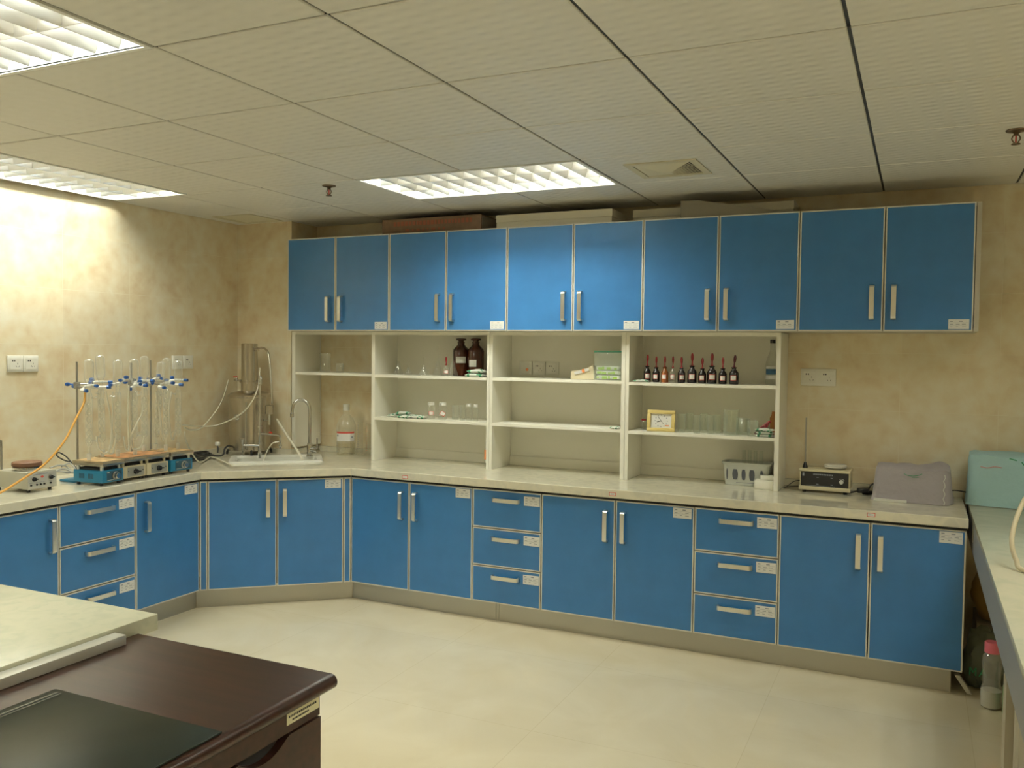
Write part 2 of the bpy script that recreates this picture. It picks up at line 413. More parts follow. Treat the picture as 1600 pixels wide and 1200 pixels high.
# ------------------------------------------------------------------ louvre lights
LAB = {0: 'recessed ceiling light with louvre grid, cut by the upper left corner', 1: 'long recessed louvre light running against the left wall top',
       2: 'recessed louvre ceiling light above the blue wall cabinets, centre of photo', 3: 'dim recessed louvre light out of frame, mirrored in the right wall tiles',
       4: 'unseen recessed louvre light added above the camera to brighten the right side', 5: 'unseen recessed louvre light added behind the camera at left for fill', 6: 'unseen recessed louvre light added behind the camera at right for fill'}
STR = {0: 1.0, 1: 1.0, 2: 1.0, 3: .7, 4: 1.0, 5: 1.3, 6: 1.1}
ES = 60.0
for k, (x0, x1, y0, y1, ax) in enumerate(LAMPS):
    L_, Wd = ((x1 - x0), (y1 - y0)) if ax == 'x' else ((y1 - y0), (x1 - x0))
    t = thing('ceiling_light', LAB[k], 'ceiling light', ((x0 + x1) / 2, (y0 + y1) / 2, H), 0 if ax == 'x' else PI / 2, 'recessed louvre ceiling lights')
    hl, hw = L_ / 2 - .004, Wd / 2 - .004
    f = MB(); fr = .016
    for (a0, a1, c0, c1) in ((-hl, hl, -hw, -hw + fr), (-hl, hl, hw - fr, hw), (-hl, -hl + fr, -hw + fr, hw - fr), (hl - fr, hl, -hw + fr, hw - fr)):
        f.box(a0, a1, c0, c1, -.003, .004)
    f.build('frame', M_HOUSE, t)
    f = MB(); hl2, hw2, hh = hl - fr, hw - fr, .11
    f.box(-hl2, hl2, -hw2 - .003, -hw2, .0, hh); f.box(-hl2, hl2, hw2, hw2 + .003, .0, hh)
    f.box(-hl2 - .003, -hl2, -hw2, hw2, .0, hh); f.box(hl2, hl2 + .003, -hw2, hw2, .0, hh); f.box(-hl2, hl2, -hw2, hw2, hh, hh + .003)
    f.build('housing', M_HOUSE, t)
    tm = tube_mat('glowing_tube', ES * STR[k])
    for r in range(3):
        yy = (-1 + r) * 2 * hw2 / 3
        f = MB(); f.cyl((-hl2 + .02, yy, .078), (hl2 - .02, yy, .078), .0135, seg=12); f.build('fluorescent_tube', tm, t)
    f = MB()
    for r in (-1, 1):
        yy = r * hw2 / 3
        f.prism([(yy - .0015, .004), (yy + .0015, .004), (yy + .006, .028), (yy + .015, .054), (yy - .015, .054), (yy - .006, .028)], -hl2, hl2, Matrix(((0, 0, 1, 0), (1, 0, 0, 0), (0, 1, 0, 0), (0, 0, 0, 1))))
    for q in range(1, 12):
        xx = -hl2 + 2 * hl2 * q / 12
        for r in range(3):
            ya, yb2 = -hw2 + 2 * hw2 * r / 3 + .004, -hw2 + 2 * hw2 * (r + 1) / 3 - .004
            # blade curved downwards at its ends
            n = 6
            for s_ in range(n):
                u0, u1 = s_ / n, (s_ + 1) / n
                pa, pb = ya + (yb2 - ya) * u0, ya + (yb2 - ya) * u1
                za, zb = .054 - .016 * (1 - (2 * u0 - 1) ** 2), .054 - .016 * (1 - (2 * u1 - 1) ** 2)
                v = [f.bm.verts.new(p) for p in ((xx - .0015, pa, .004), (xx + .0015, pa, .004), (xx + .0015, pb, .004), (xx - .0015, pb, .004),
                                                 (xx - .28 * za, pa, za), (xx + .28 * za, pa, za), (xx + .28 * zb, pb, zb), (xx - .28 * zb, pb, zb))]
                for qd in ((0, 1, 5, 4), (3, 7, 6, 2), (4, 5, 6, 7), (0, 3, 2, 1), (1, 2, 6, 5), (0, 4, 7, 3)):
                    f.bm.faces.new([v[i] for i in qd])
    bmesh.ops.remove_doubles(f.bm, verts=f.bm.verts, dist=.0001)
    f.build('louvre_grid', M_LOUV, t, sm=False)

# ------------------------------------------------------------------ doors, drawers, cabinets
def sticker_mesh(w=.088, h=.046, red=False):
    s = MB(); s.m(M_PAPER).box(0, w, -.0012, 0, 0, h)
    s.m(M_INK)
    rr = random.Random(3)
    for row, n in ((.76, 2), (.5, 3), (.24, 3)):
        for c in range(n):
            x = w * (.08 + c * .86 / n); l = w * rr.uniform(.12, .22)
            s.box(x, x + l, -.0015, -.0011, h * row, h * (row + .10 if row > .7 else row + .05))
    s.box(w * .04, w * .96, -.0015, -.0011, h * .66, h * .675); s.box(w * .04, w * .96, -.0015, -.0011, h * .41, h * .425)
    return s.data('label_sticker')
STK = sticker_mesh(); STKL = sticker_mesh(.094, .052)
def handle_mesh(L=.168):
    """strap handle along z, standing off towards -y"""
    s = MB(); w, th, off = .011, .006, .030
    n = 8; pts = [(0, 0)]
    for k in range(n + 1):
        a = PI / 2 * k / n; pts.append((off - .016 + .016 * math.sin(a), .016 - .016 * math.cos(a)))
    outer = [(-d, z) for d, z in pts] + [(-d, L - z) for d, z in pts[::-1]]
    pin = [(0, th * 1.6)]
    for k in range(n + 1):
        a = PI / 2 * k / n; pin.append((off - .016 + (.016 - th) * math.sin(a), .016 - (.016 - th) * math.cos(a)))
    inner = [(-d, z) for d, z in pin] + [(-d, L - z) for d, z in pin[::-1]]
    n2 = len(outer); vs = []
    for (y, z), (yi, zi) in zip(outer, inner):
        vs.append([s.bm.verts.new(p) for p in ((-w, y, z), (w, y, z), (w, yi, zi), (-w, yi, zi))])
    for a, b2 in zip(vs, vs[1:]):
        for i in range(4):
            j = (i + 1) % 4; s.bm.faces.new((a[i], a[j], b2[j], b2[i]))
    s.bm.faces.new(vs[0]); s.bm.faces.new(vs[-1][::-1])
    return s.data('handle', M_HANDLE)
HND = handle_mesh()
def front(parent, name, x0, x1, z0, z1, y=0, hpos=None, stk=None, sag=0, horiz=False):
    """a door or drawer front whose face is at local y, seen from -y"""
    g = .0025; x0 += g; x1 -= g; z0 += g; z1 -= g; e = .006
    s = MB(); s.box(x0 + e, x1 - e, y + .001, y + .018, z0 + e, z1 - e)
    d = s.build(name, M_BLUE, parent, sm=False)
    s = MB()
    for q in ((x0, x1, z0, z0 + e), (x0, x1, z1 - e, z1), (x0, x0 + e, z0 + e, z1 - e), (x1 - e, x1, z0 + e, z1 - e)):
        s.box(q[0], q[1], y, y + .018, q[2], q[3])
    s.build('edge_trim', M_ALU, d, sm=False)
    if hpos:
        h = inst(HND, 'handle', d); h.location = (hpos[0], y, hpos[1])
        if horiz: h.rotation_euler = (0, PI / 2, 0)
    if stk:
        t = inst(stk[2] if len(stk) > 2 else STK, 'label_sticker', d); t.location = (stk[0], y + .0008, stk[1]); t.rotation_euler = (0, random.uniform(-.012, .012), 0)
    return d
def carcass(parent, x0, x1, y0, y1, z0, z1, top=True, mt=None):
    s = MB(); th = .016
    s.box(x0, x0 + th, y0, y1, z0, z1); s.box(x1 - th, x1, y0, y1, z0, z1)
    s.box(x0 + th, x1 - th, y0, y1, z0, z0 + th); s.box(x0 + th, x1 - th, y1 - .006, y1, z0 + th, z1)
    if top: s.box(x0 + th, x1 - th, y0, y1 - .006, z1 - th, z1)
    return s.build('carcass', mt or M_CARC, parent, sm=False)

# upper cabinets: boundaries unprojected on the door plane
UX = [at(x, 440, 1, YU)[0] for x in (449, 524, 608, 697, 792, 895.5, 1004.5, 1122, 1248, 1381, 1523)]
UL = ['leftmost of the five blue wall cabinets, above the open tiled bay', 'second blue wall cabinet from the left, above the brown reagent bottles',
      'middle blue wall cabinet, below the ceiling light, above the empty shelf bay', 'fourth blue wall cabinet from the left, above the row of dropper bottles',
      'rightmost blue wall cabinet, with nothing but tiled wall beneath it']
for k in range(5):
    xa, xm, xb_ = UX[2 * k], UX[2 * k + 1], UX[2 * k + 2]
    t = thing('wall_cabinet', UL[k], 'cabinet', ((xa + xb_) / 2, YU, ZUB), 0, 'blue wall cabinets')
    ox = (xa + xb_) / 2; a, m_, c = xa - ox, xm - ox, xb_ - ox; hh = ZUT - ZUB
    ex = .022 if k == 4 else 0
    carcass(t, a, c + ex, .019, W - YU - .004, .0, hh - .004)
    if k == 4:
        s = MB(); s.box(c + .001, c + .022, .0, .019, .004, hh - .004); s.build('end_strip', M_KICK, t, sm=False)
    front(t, 'door', a, m_, 0, hh, 0, (m_ - .052, .058))
    front(t, 'door', m_, c, 0, hh, 0, (m_ + .046, .058), (c - .105, .012))

# base cabinets on the back wall
BXS = [at(x, y, 1, YB)[0] for x, y in ((548.5, 800), (639, 830), (738, 840), (845.5, 850), (960.5, 860), (1084, 880), (1216, 900), (1358, 910), (1508, 930))]
zt, zb_, H_B = ZDT, ZDB, ZDT - ZDB
def base_unit(kind, xa, xm, xb_, label, y=YB, origin=None, rz=0, depth=.60, stick=(False, True), split=(.533, .318), hside='r'):
    """front in local x; xa..xb_ in local coordinates about the origin"""
    t = thing('base_cabinet' if kind != 'drawers' else 'drawer_unit', label, 'cabinet' if kind != 'drawers' else 'drawer unit', origin, rz,
              'blue base cabinets' if kind != 'drawers' else 'blue three-drawer units')
    carcass(t, xa, xb_, .019, depth, ZDB + .003, ZC - TC - .002, top=False)
    r = MB(); r.box(xa, xb_, .004, .019, ZDT - .001, ZC - TC - .001); r.build('top_rail', M_DARK, t, sm=False)
    if kind == 'doors':
        front(t, 'door', xa, xm, ZDB, ZDT, 0, (xm - .050, .527), (xm - .105, .69, STKL) if stick[0] else None)
        front(t, 'door', xm, xb_, ZDB, ZDT, 0, (xm + .045, .527), (xb_ - .110, .688, STKL) if stick[1] else None)
    elif kind == 'door':
        hx = xb_ - .045 if hside == 'r' else xa + .068
        front(t, 'door', xa, xb_, ZDB, ZDT, 0, (hx, .527), (xb_ - .11, .688, STKL) if stick[1] else None)
    else:
        zz = [ZDT, split[0], split[1], ZDB]; w = xb_ - xa
        for i in range(3):
            cx = (xa + xb_) / 2
            front(t, 'drawer', xa, xb_, zz[i + 1], zz[i], 0, (cx - .084, zz[i] - .055), (xb_ - .105, zz[i] - .075, STKL), horiz=True)
    return t
def back_unit(kind, i0, i1, label, im=None, **kw):
    ox = (BXS[i0] + BXS[i1]) / 2
    base_unit(kind, BXS[i0] - ox, (BXS[im] - ox) if im is not None else 0, BXS[i1] - ox, label, origin=(ox, YB, 0), **kw)
back_unit('doors', 0, 2, 'blue two-door base cabinet beside the angled sink corner', 1)
back_unit('drawers', 2, 3, 'blue three-drawer unit below the brown reagent bottles, nearer the sink')
back_unit('doors', 3, 5, 'blue two-door base cabinet between the two drawer units', 4)
back_unit('drawers', 5, 6, 'blue three-drawer unit with a slightly sagging top drawer, right of centre')
back_unit('doors', 6, 8, 'rightmost blue two-door base cabinet, beside the dark gap under the side table', 7)
# left run: local x runs along +y of the world, facing +x
def left_unit(kind, y0, y1, label, ym=None, **kw):
    oy = (y0 + y1) / 2
    base_unit(kind, y0 - oy, (ym - oy) if ym else 0, y1 - oy, label, origin=(XL, oy, 0), rz=PI / 2, depth=.55, **kw)
left_unit('doors', 1.95, 2.853, 'blue door base cabinet against the left wall, partly hidden by the marble bench', 2.40, stick=(False, False))
left_unit('drawers', 2.853, 3.307, 'blue three-drawer unit against the left wall, below the hotplates', split=(.541, .310))
left_unit('door', 3.307, CORY, 'blue single-door base cabinet against the left wall, next to the corner', hside='l')
# the first cabinet's right door carries its handle on the right: swap it
_t = [o for o in bpy.data.objects if o.get('label', '').startswith('blue door base cabinet')][0]
for ch in _t.children:
    if ch.name.startswith('door'):
        for g_ in ch.children:
            if g_.name.startswith('handle') and g_.location.x > -.03: g_.location.x = .4515 - .045
# diagonal corner cabinet under the sink
P0, P1 = Vector((XL, CORY, 0)), Vector((BXS[0], YB, 0)); dv = P1 - P0; DL = dv.length; DA = math.atan2(dv.y, dv.x); PM = (P0 + P1) / 2
t = thing('sink_cabinet', 'blue two-door corner cabinet set at an angle under the sink', 'cabinet', PM, DA, 'blue base cabinets')
s = MB(); s.box(-DL / 2 + .03, -DL / 2 + .045, .02, .3, ZDB, ZC - TC - .003); s.box(DL / 2 - .045, DL / 2 - .03, .02, .3, ZDB, ZC - TC - .003)
s.box(-DL / 2 + .045, DL / 2 - .045, .02, .3, ZDB, ZDB + .016); s.build('carcass', M_CARC, t, sm=False)
s = MB(); s.box(-DL / 2 + .004, DL / 2 - .004, .004, .019, ZDT - .001, ZC - TC - .001); s.build('top_rail', M_DARK, t, sm=False)
e0 = DL / 2 - .045
front(t, 'filler_panel', -DL / 2, -e0, ZDB, ZDT); front(t, 'filler_panel', e0, DL / 2, ZDB, ZDT)
front(t, 'door', -e0, 0, ZDB, ZDT, 0, (-.050, .527)); front(t, 'door', 0, e0, ZDB, ZDT, 0, (.045, .527), (e0 - .110, .688, STKL))

# kick boards
def kick(p0, p1, label, seams=()):
    p0, p1 = Vector(p0), Vector(p1); d = p1 - p0; ang = math.atan2(d.y, d.x); L = d.length
    t = MB(); t.m(M_KICK); cuts = [0] + list(seams) + [L]
    for a, c in zip(cuts, cuts[1:]):
        t.box(a + (.001 if a else 0), c - .001, 0, .015, .0, ZDB)
    o = t.build('toe_kick', sm=False); o.location = p0; o.rotation_euler = (0, 0, ang); tag(o, label, 'kick board', 'brushed metal kick boards')
    return o
KO = .05
nrm = Vector((-dv.y, dv.x, 0)).normalized()
# corner points of the recessed kick line
def isect(p, d, q, e):
    den = d.x * e.y - d.y * e.x; tt = ((q.x - p.x) * e.y - (q.y - p.y) * e.x) / den; return p + d * tt
Q0 = P0 + nrm * KO
kA = isect(Q0, dv, Vector((XL - KO, 0, 0)), Vector((0, 1, 0)))
kB = isect(Q0, dv, Vector((0, YK, 0)), Vector((1, 0, 0)))
kick((XL - KO, 1.95, 0), kA, 'brushed metal kick board under the left wall cabinets', (.9,))
kick(kA + dv.normalized() * .001, kB - dv.normalized() * .001, 'brushed metal kick board under the angled sink cabinet')
kick(kB, (.17, YK, 0), 'long brushed metal kick board under the back wall cabinets', (at(775, 960, 1, YK)[0] - kB.x, at(775, 960, 1, YK)[0] - kB.x + .02))
s = MB(); s.box(.155, .17, YK + .02, YK + .2, 0, ZDB); o = s.build('cabinet_foot_panel', M_CARC); tag(o, 'short board at the right end of the long kick board', 'board')

# ------------------------------------------------------------------ worktop with sink cut-out
d2 = dv.normalized(); OV = .022
R0 = P0 - nrm * OV
wA = isect(R0, dv, Vector((XL + OV, 0, 0)), Vector((0, 1, 0))); wB = isect(R0, dv, Vector((0, YC, 0)), Vector((1, 0, 0)))
XE = at(1514, 809, 1, YC)[0]
outer = [(XL + OV, 1.95), (wA.x, wA.y), (wB.x, wB.y), (XE, YC), (XE, W - .001), (XP + .001, W - .001), (XP + .001, YP - .001), (XW + .001, YP - .001), (XW + .001, 1.95)]
SKC = Vector((-3.755, 4.375, 0)); SA = math.radians(38.5); SL, SD = .575, .36
SKC = (at(357, 725, 2, ZC) + at(504, 722, 2, ZC)) / 2; SA = math.atan2(*(lambda v: (v.y, v.x))(at(504, 722, 2, ZC) - at(357, 725, 2, ZC)))
ST = Matrix.Translation(Vector((SKC.x, SKC.y, 0))) @ Matrix.Rotation(SA, 4, 'Z') @ Matrix.Translation(Vector((0, .18, 0)))
def rrect(hx, hy, r, n=5):
    pts = []
    for cx, cy2, a0 in ((hx - r, hy - r, 0), (-hx + r, hy - r, 90), (-hx + r, -hy + r, 180), (hx - r, -hy + r, 270)):
        for k in range(n + 1):
            a = math.radians(a0 + 90 * k / n); pts.append((cx + r * math.cos(a), cy2 + r * math.sin(a)))
    return pts
hole = [(ST @ Vector((x, y, 0))) for x, y in rrect(.262, .150, .04)]
s = MB(); s.m(M_COUNT)
def ringverts(pts, z): return [s.bm.verts.new((p[0], p[1], z)) for p in pts]
def add_slab_with_hole():
    for z in (ZC, ZC - TC):
        a = ringverts(outer, z); h = ringverts(hole, z)
        ed = [s.bm.edges.new((a[i], a[(i + 1) % len(a)])) for i in range(len(a))] + [s.bm.edges.new((h[i], h[(i + 1) % len(h)])) for i in range(len(h))]
        bmesh.ops.triangle_fill(s.bm, edges=ed, use_beauty=True)
        yield a, h
(a1, h1), (a0_, h0) = list(add_slab_with_hole())
for i in range(len(a1)):
    j = (i + 1) % len(a1); s.bm.faces.new((a1[i], a1[j], a0_[j], a0_[i]))
for i in range(len(h1)):
    j = (i + 1) % len(h1); s.bm.faces.new((h1[i], h1[j], h0[j], h0[i]))
wt = s.build('worktop', sm=False); tag(wt, 'long cream marble worktop on the blue base cabinets, turning the corner', 'worktop')
mod = wt.modifiers.new('bevel', 'BEVEL'); mod.width = .004; mod.segments = 2; mod.limit_method = 'ANGLE'; mod.angle_limit = math.radians(60)
s = MB()   # upstand along the walls
s.box(XP + .001, XE, W - .018, W - .001, ZC, ZC + .035); s.box(XP + .001, XP + .018, YP, W - .018, ZC, ZC + .035)
s.box(XW + .018, XP + .018, YP - .018, YP - .001, ZC, ZC + .035); s.box(XW + .001, XW + .018, 1.95, YP - .001, ZC, ZC + .035)
s.build('upstand', M_COUNT, wt, sm=False)
for px, py in ((633, 745.5), (957, 772), (1361, 804.5)):
    p = at(px, py, 1, YC); s = MB(); w_, h_ = .018, .0095
    s.m(M_REDP).box(p.x - w_, p.x + w_, YC - .0008, YC, p.z - h_, p.z + h_); s.m(M_PAPER).box(p.x - w_ + .003, p.x + w_ - .003, YC - .0012, YC - .0006, p.z - h_ + .003, p.z + h_ - .003)
    s.m(M_INK).box(p.x - .009, p.x + .009, YC - .0015, YC - .001, p.z - .0015, p.z + .0015)
    s.build('label_sticker', parent=wt, sm=False, label='small red-bordered sticker on the worktop edge')

# sink
t = thing('sink', 'white ceramic sink with a flat rim set into the corner of the worktop', 'sink', (ST.translation.x, ST.translation.y, ZC), SA)
s = MB(); o_ = rrect(.290, .180, .05); i_ = rrect(.250, .138, .04)
ra = [s.bm.verts.new((x, y, 0.0)) for x, y in o_]; rb = [s.bm.verts.new((x * .985, y * .975, .012)) for x, y in o_]; rc = [s.bm.verts.new((x, y, .010)) for x, y in i_]
rd = [s.bm.verts.new((x * .97, y * .96, -.002)) for x, y in i_]
for A_, B2 in ((ra, rb), (rb, rc), (rc, rd)):
    for i in range(len(A_)):
        j = (i + 1) % len(A_); s.bm.faces.new((A_[i], A_[j], B2[j], B2[i]))
s.build('rim', M_CERAM, t)
s = MB(); rings = []
for sc_, z in ((.97, -.002), (.95, -.05), (.9, -.13), (.8, -.155), (.1, -.16)):
    rings.append([s.bm.verts.new((x * sc_, y * sc_, z)) for x, y in i_])
for A_, B2 in zip(rings, rings[1:]):
    for i in range(len(A_)):
        j = (i + 1) % len(A_); s.bm.faces.new((A_[i], A_[j], B2[j], B2[i]))
s.bm.faces.new(rings[-1]); s.build('basin', M_CERAM, t)
s = MB(); s.lathe((0, 0, -.158), [(.022, 0), (.022, .004), (.012, .004), (.012, .001)], 16); s.build('drain', M_CHROME, t)

# ------------------------------------------------------------------ open shelves
ZS1, ZS2 = 1.363, 1.090
def X_(px, z=1.2): return at(px, 640, 1, YS)[0]
pk = dict(a=(-3.818, -3.791), b=(-3.178, -3.154), c=(-2.350, -2.333), d=(-2.331, -2.312), e=(-1.507, -1.484), f=(-1.482, -1.462), g=(-.670, -.648))
def planks(parent, xs_, z0=ZC + .0005, z1=ZUB - .003, y1=W - .001, name='side_panel'):
    s = MB(); s.box(xs_[0], xs_[1], YS, y1, z0, z1); return s.build(name, M_SHELF, parent, True, sm=False)
def shelf(parent, x0, x1, zt_, y1=W - .012):
    s = MB(); s.box(x0, x1, YS + .002, y1, zt_ - .017, zt_); return s.build('shelf', M_SHELF, parent, True, sm=False)
def hood(parent, x0, x1):
    s = MB(); s.box(x0, x1, YS - .0, YS + .018, ZUB - .022, ZUB - .003); return s.build('top_rail', M_SHELF, parent, True, sm=False)
# bay 1 is open to the tiled wall
t = thing('open_shelf_unit', 'narrow open shelf bay with one shelf and bare tiled wall behind', 'shelf unit', (-3.5, YS, ZC), 0, 'cream open shelf bays')
s = MB(); s.box(-3.818, -3.791, YS, W - .002, .858, ZUB - .003)
# rounded lower back corner
s.build('side_panel', M_SHELF, t, True, sm=False)
shelf(t, -3.790, -3.1795, ZS1 + .004, W - .002); hood(t, -3.79, -3.1795)
t = thing('open_shelf_unit', 'cream open shelf bay holding brown bottles above and small jars below', 'shelf unit', (-2.75, YS, ZC), 0, 'cream open shelf bays')
planks(t, pk['b']); planks(t, pk['c'])
for z in (ZS1, ZS2): shelf(t, pk['b'][1], pk['c'][0], z)
hood(t, pk['b'][1], pk['c'][0])
def backp(t, x0, x1, hole=None):
    s = MB(); s.box(x0, x1, W - .011, W - .002, ZC + .037, ZUB - .003); s.box(x0, x1, W - .024, W - .0185, ZC + .001, ZC + .06)
    return s.build('back_panel', M_SHELF, t, True, sm=False)
backp(t, pk['b'][1], pk['c'][0])
t = thing('open_shelf_unit', 'cream open shelf bay with wall sockets behind its upper shelf', 'shelf unit', (-1.9, YS, ZC), 0, 'cream open shelf bays')
planks(t, pk['d']); planks(t, pk['e'])
for z in (ZS1, ZS2): shelf(t, pk['d'][1], pk['e'][0], z)
hood(t, pk['d'][1], pk['e'][0]); backp(t, pk['d'][1], pk['e'][0])
t = thing('open_shelf_unit', 'cream open shelf bay holding the dropper bottles and the clock', 'shelf unit', (-1.07, YS, ZC), 0, 'cream open shelf bays')
planks(t, pk['f']); planks(t, pk['g'])
for z in (ZS1 - .005, ZS2 - .004): shelf(t, pk['f'][1], pk['g'][0], z)
hood(t, pk['f'][1], pk['g'][0]); backp(t, pk['f'][1], pk['g'][0])
#PART2
# ------------------------------------------------------------------ ceiling fittings
def sprinkler(x, y, label):
    t = thing('fire_sprinkler', label, 'sprinkler', (x, y, H), 0, 'ceiling fire sprinklers')
    s = MB(); s.lathe((0, 0, 0), [(.036, -.001), (.034, -.005), (.014, -.010), (.012, -.006)], 24); s.build('escutcheon', M_BRASS, t)
    s = MB(); s.cyl((0, 0, -.004), (0, 0, -.022), .009)
    for q in (-1, 1): s.tube([(q * .009, 0, -.02), (q * .014, 0, -.034), (q * .004, 0, -.050)], .0025, 6, 4)
    s.lathe((0, 0, -.054), [(.004, .006), (.015, .003), (.016, 0), (.004, 0)], 16); s.build('frame_arms', M_BRASS, t)
    s = MB(); s.cyl((0, 0, -.022), (0, 0, -.048), .0028); s.build('glass_bulb', M_RED, t)
sprinkler(*at(514, 290, 2, H)[:2], 'brass fire sprinkler in the ceiling left of the centre light')
sprinkler(*at(1588, 203, 2, H)[:2], 'brass fire sprinkler in the ceiling at the right edge of the photo')
def vent(cx, cy, half, label, mesh_side=True):
    t = thing('ceiling_vent', label, 'air vent', (cx, cy, H), 0, 'square ceiling vents')
    s = MB(); o = half; i = half * .80
    for q in ((-o, o, -o, -i), (-o, o, i, o), (-o, -i, -i, i), (i, o, -i, i)): s.box(q[0], q[1], q[2], q[3], -.006, -.0005)
    s.build('frame', M_VENT, t, sm=False)
    s = MB(); s.m(M_VENT)
    k = half * .12
    A = [(-i, -i), (i, -i), (i, i), (-i, i)]; B2 = [(-k, -k), (k, -k), (k, k), (-k, k)]
    for j in range(4):
        a, c, d, e = A[j], A[(j + 1) % 4], B2[(j + 1) % 4], B2[j]
        if mesh_side and j == 1:
            n = 9
            for u in range(n + 1):   # lattice face
                f = u / n
                p0 = (a[0] + (e[0] - a[0]) * f, a[1] + (e[1] - a[1]) * f, -.002 - .020 * f); p1 = (c[0] + (d[0] - c[0]) * f, c[1] + (d[1] - c[1]) * f, -.002 - .020 * f)
                s.tube([p0, p1], .0016, 4, 0)
                q0 = (i, -i + 2 * i * f, -.002); q1 = (k, -k + 2 * k * f, -.022); s.tube([q0, q1], .0016, 4, 0)
        else:
            s.poly([(*a, -.002), (*c, -.002), (*d, -.022), (*e, -.022)])
    s.poly([(x, y, -.022) for x, y in B2]); s.build('pyramid_louvre', None, t, sm=False)
    s = MB(); s.box(-i, i, -i, i, -.0012, -.0004); s.build('duct_opening', M_DARK, t, sm=False)
vent(-1.07, 3.965, .165, 'square cream ceiling vent with a lattice side, right of the centre light')
vent(-4.02, 4.47, .16, 'square cream ceiling vent in the corner above the steel water still', False)

# ------------------------------------------------------------------ boxes on top of the wall cabinets
ZT = ZUT - .003
def carton(name, label, x0, x1, y0, y1, h, mt, rz=0, seam=True, z=None, cat='box', ends=None, prt=None):
    cx, cy_ = (x0 + x1) / 2, (y0 + y1) / 2; z = ZT if z is None else z
    t = thing(name, label, cat, (cx, cy_, z), rz)
    hx, hy = (x1 - x0) / 2, (y1 - y0) / 2
    s = MB()
    if seam:
        s.box(-hx, hx, -hy, hy, 0, h * .45, bev=.002); s.box(-hx - .002, hx + .002, -hy - .002, hy + .002, h * .47, h, bev=.002)
        s.box(-hx + .003, hx - .003, -hy + .003, hy - .003, h * .44, h * .48)
    else: s.box(-hx, hx, -hy, hy, 0, h, bev=.003)
    s.build('body', mt, t, sm=False)
    if ends:
        s = MB(); s.box(hx - .004, hx + .0015, -hy + .01, hy - .01, .008, h - .008); s.build('end_flap', ends, t, sm=False)
    if prt:
        s = MB(); rr = random.Random(5)
        x = -hx * .75
        while x < hx * .8:
            w_ = rr.uniform(.012, .022); s.box(x, x + w_, -hy - .0022, -hy - .0012, h * .55, h * .82); x += w_ + .008
        x = -hx * .5
        while x < hx * .3:
            w_ = rr.uniform(.01, .03); s.box(x, x + w_, -hy - .0022, -hy - .0012, h * .2, h * .34); x += w_ + .02
        s.build('printing', prt, t, sm=False)
    return t
yb0 = YU + .06
def bx(px): return at(px, 335, 1, yb0)[0]
carton('long_carton', 'brown printed carton lying on the second blue wall cabinet', bx(597), bx(752), yb0, yb0 + .24, .098, M_CARD, seam=False, ends=M_CARDG, prt=mat('faded_red_print', (.30, .10, .06), .8))
carton('flat_box', 'flat off-white box on the middle blue wall cabinet', bx(777), bx(957), yb0 - .01, yb0 + .24, .082, M_CARDW)
carton('flat_box', 'flat off-white box on the fourth blue wall cabinet, under the grey roll', bx(981), bx(1236), yb0 + .10, yb0 + .3, .085, M_CARDW)
t = thing('rolled_sheet', 'grey cardboard strip lying slanted in front of the flat box on the fourth wall cabinet', 'cardboard', (bx(1160), yb0, ZT), 0)
s = MB(); xa_, xb2 = bx(1067) - bx(1160), bx(1250) - bx(1160)
s.prism([(xa_, .004), (xa_ + .02, 0), (xb2, 0), (xb2, .004), (xb2 - .12, .016), (xa_ + .1, .088), (xa_, .092)], -.03, .05, Matrix(((1, 0, 0, 0), (0, 0, -1, 0), (0, 1, 0, 0), (0, 0, 0, 1))))
s.build('body', M_CARDG, t, sm=False)

# ------------------------------------------------------------------ wall sockets
def socket(label, p, rz, w=.086, h=.086, gangs=1, group='white wall socket plates', knob=False):
    t = thing('wall_socket', label, 'wall socket', p, rz, group)
    s = MB(); s.box(-w / 2, w / 2, -.009, 0, -h / 2, h / 2, bev=.002); s.build('face_plate', M_PLATE, t)
    for g in range(gangs):
        gx = -w / 2 + w * (g + .5) / gangs; gw = min(.06, w / gangs * .7)
        s = MB(); s.box(gx - gw / 2, gx + gw / 2, -.0105, -.009, -h * .34, h * .34)
        if knob:
            s.build('insert', M_PLATE, t, sm=False)
            s = MB(); s.cyl((gx + .012, -.010, -.008), (gx + .012, -.0125, -.008), .009); s.build('cable_grommet', M_ORANGE, t); continue
        ins = s.build('insert', M_PLATE, t, sm=False)
        s = MB()
        for dx in (-.011, 0): s.box(gx + dx - .0035 - .005, gx + dx + .0025 - .005, -.0112, -.0104, h * .14, h * .22)
        s.box(gx + .0105, gx + .0125, -.0112, -.0104, -.004, .004)
        for q in (-1, 1):
            T = Matrix.Translation(Vector((gx + .0115 + q * .008, 0, -.014))) @ Matrix.Rotation(q * .5, 4, 'Y'); s.box(-.001, .001, -.0112, -.0104, -.004, .004, T)
        s.build('pin_holes', M_DARK, ins, sm=False)
z_s = 1.427
socket('white socket plate at the far left of the photo, left one of the pair', (XW, 3.022, z_s), PI / 2)
socket('white socket plate on the left wall, right one of the far left pair', (XW, 3.110, z_s), PI / 2)
socket('white socket plate behind the glass condensers, left one of the pair', (XW, 4.124, z_s), PI / 2)
socket('white socket plate behind the glass condensers, right one of the pair', (XW, 4.212, z_s), PI / 2)
socket('wide white double socket on the tiled wall right of the shelves', (-.489, W, 1.401), 0, .179, .092, 2)
xsk = at(822, 575, 1, W - .011)[0]
for i, l in enumerate(('blank socket plate with a small orange grommet, left of three behind the shelf', 'socket plate in the middle of the three behind the shelf', 'socket plate at the right of the three behind the shelf')):
    socket(l, (xsk + i * .089, W - .011, 1.418), 0, knob=(i == 0))

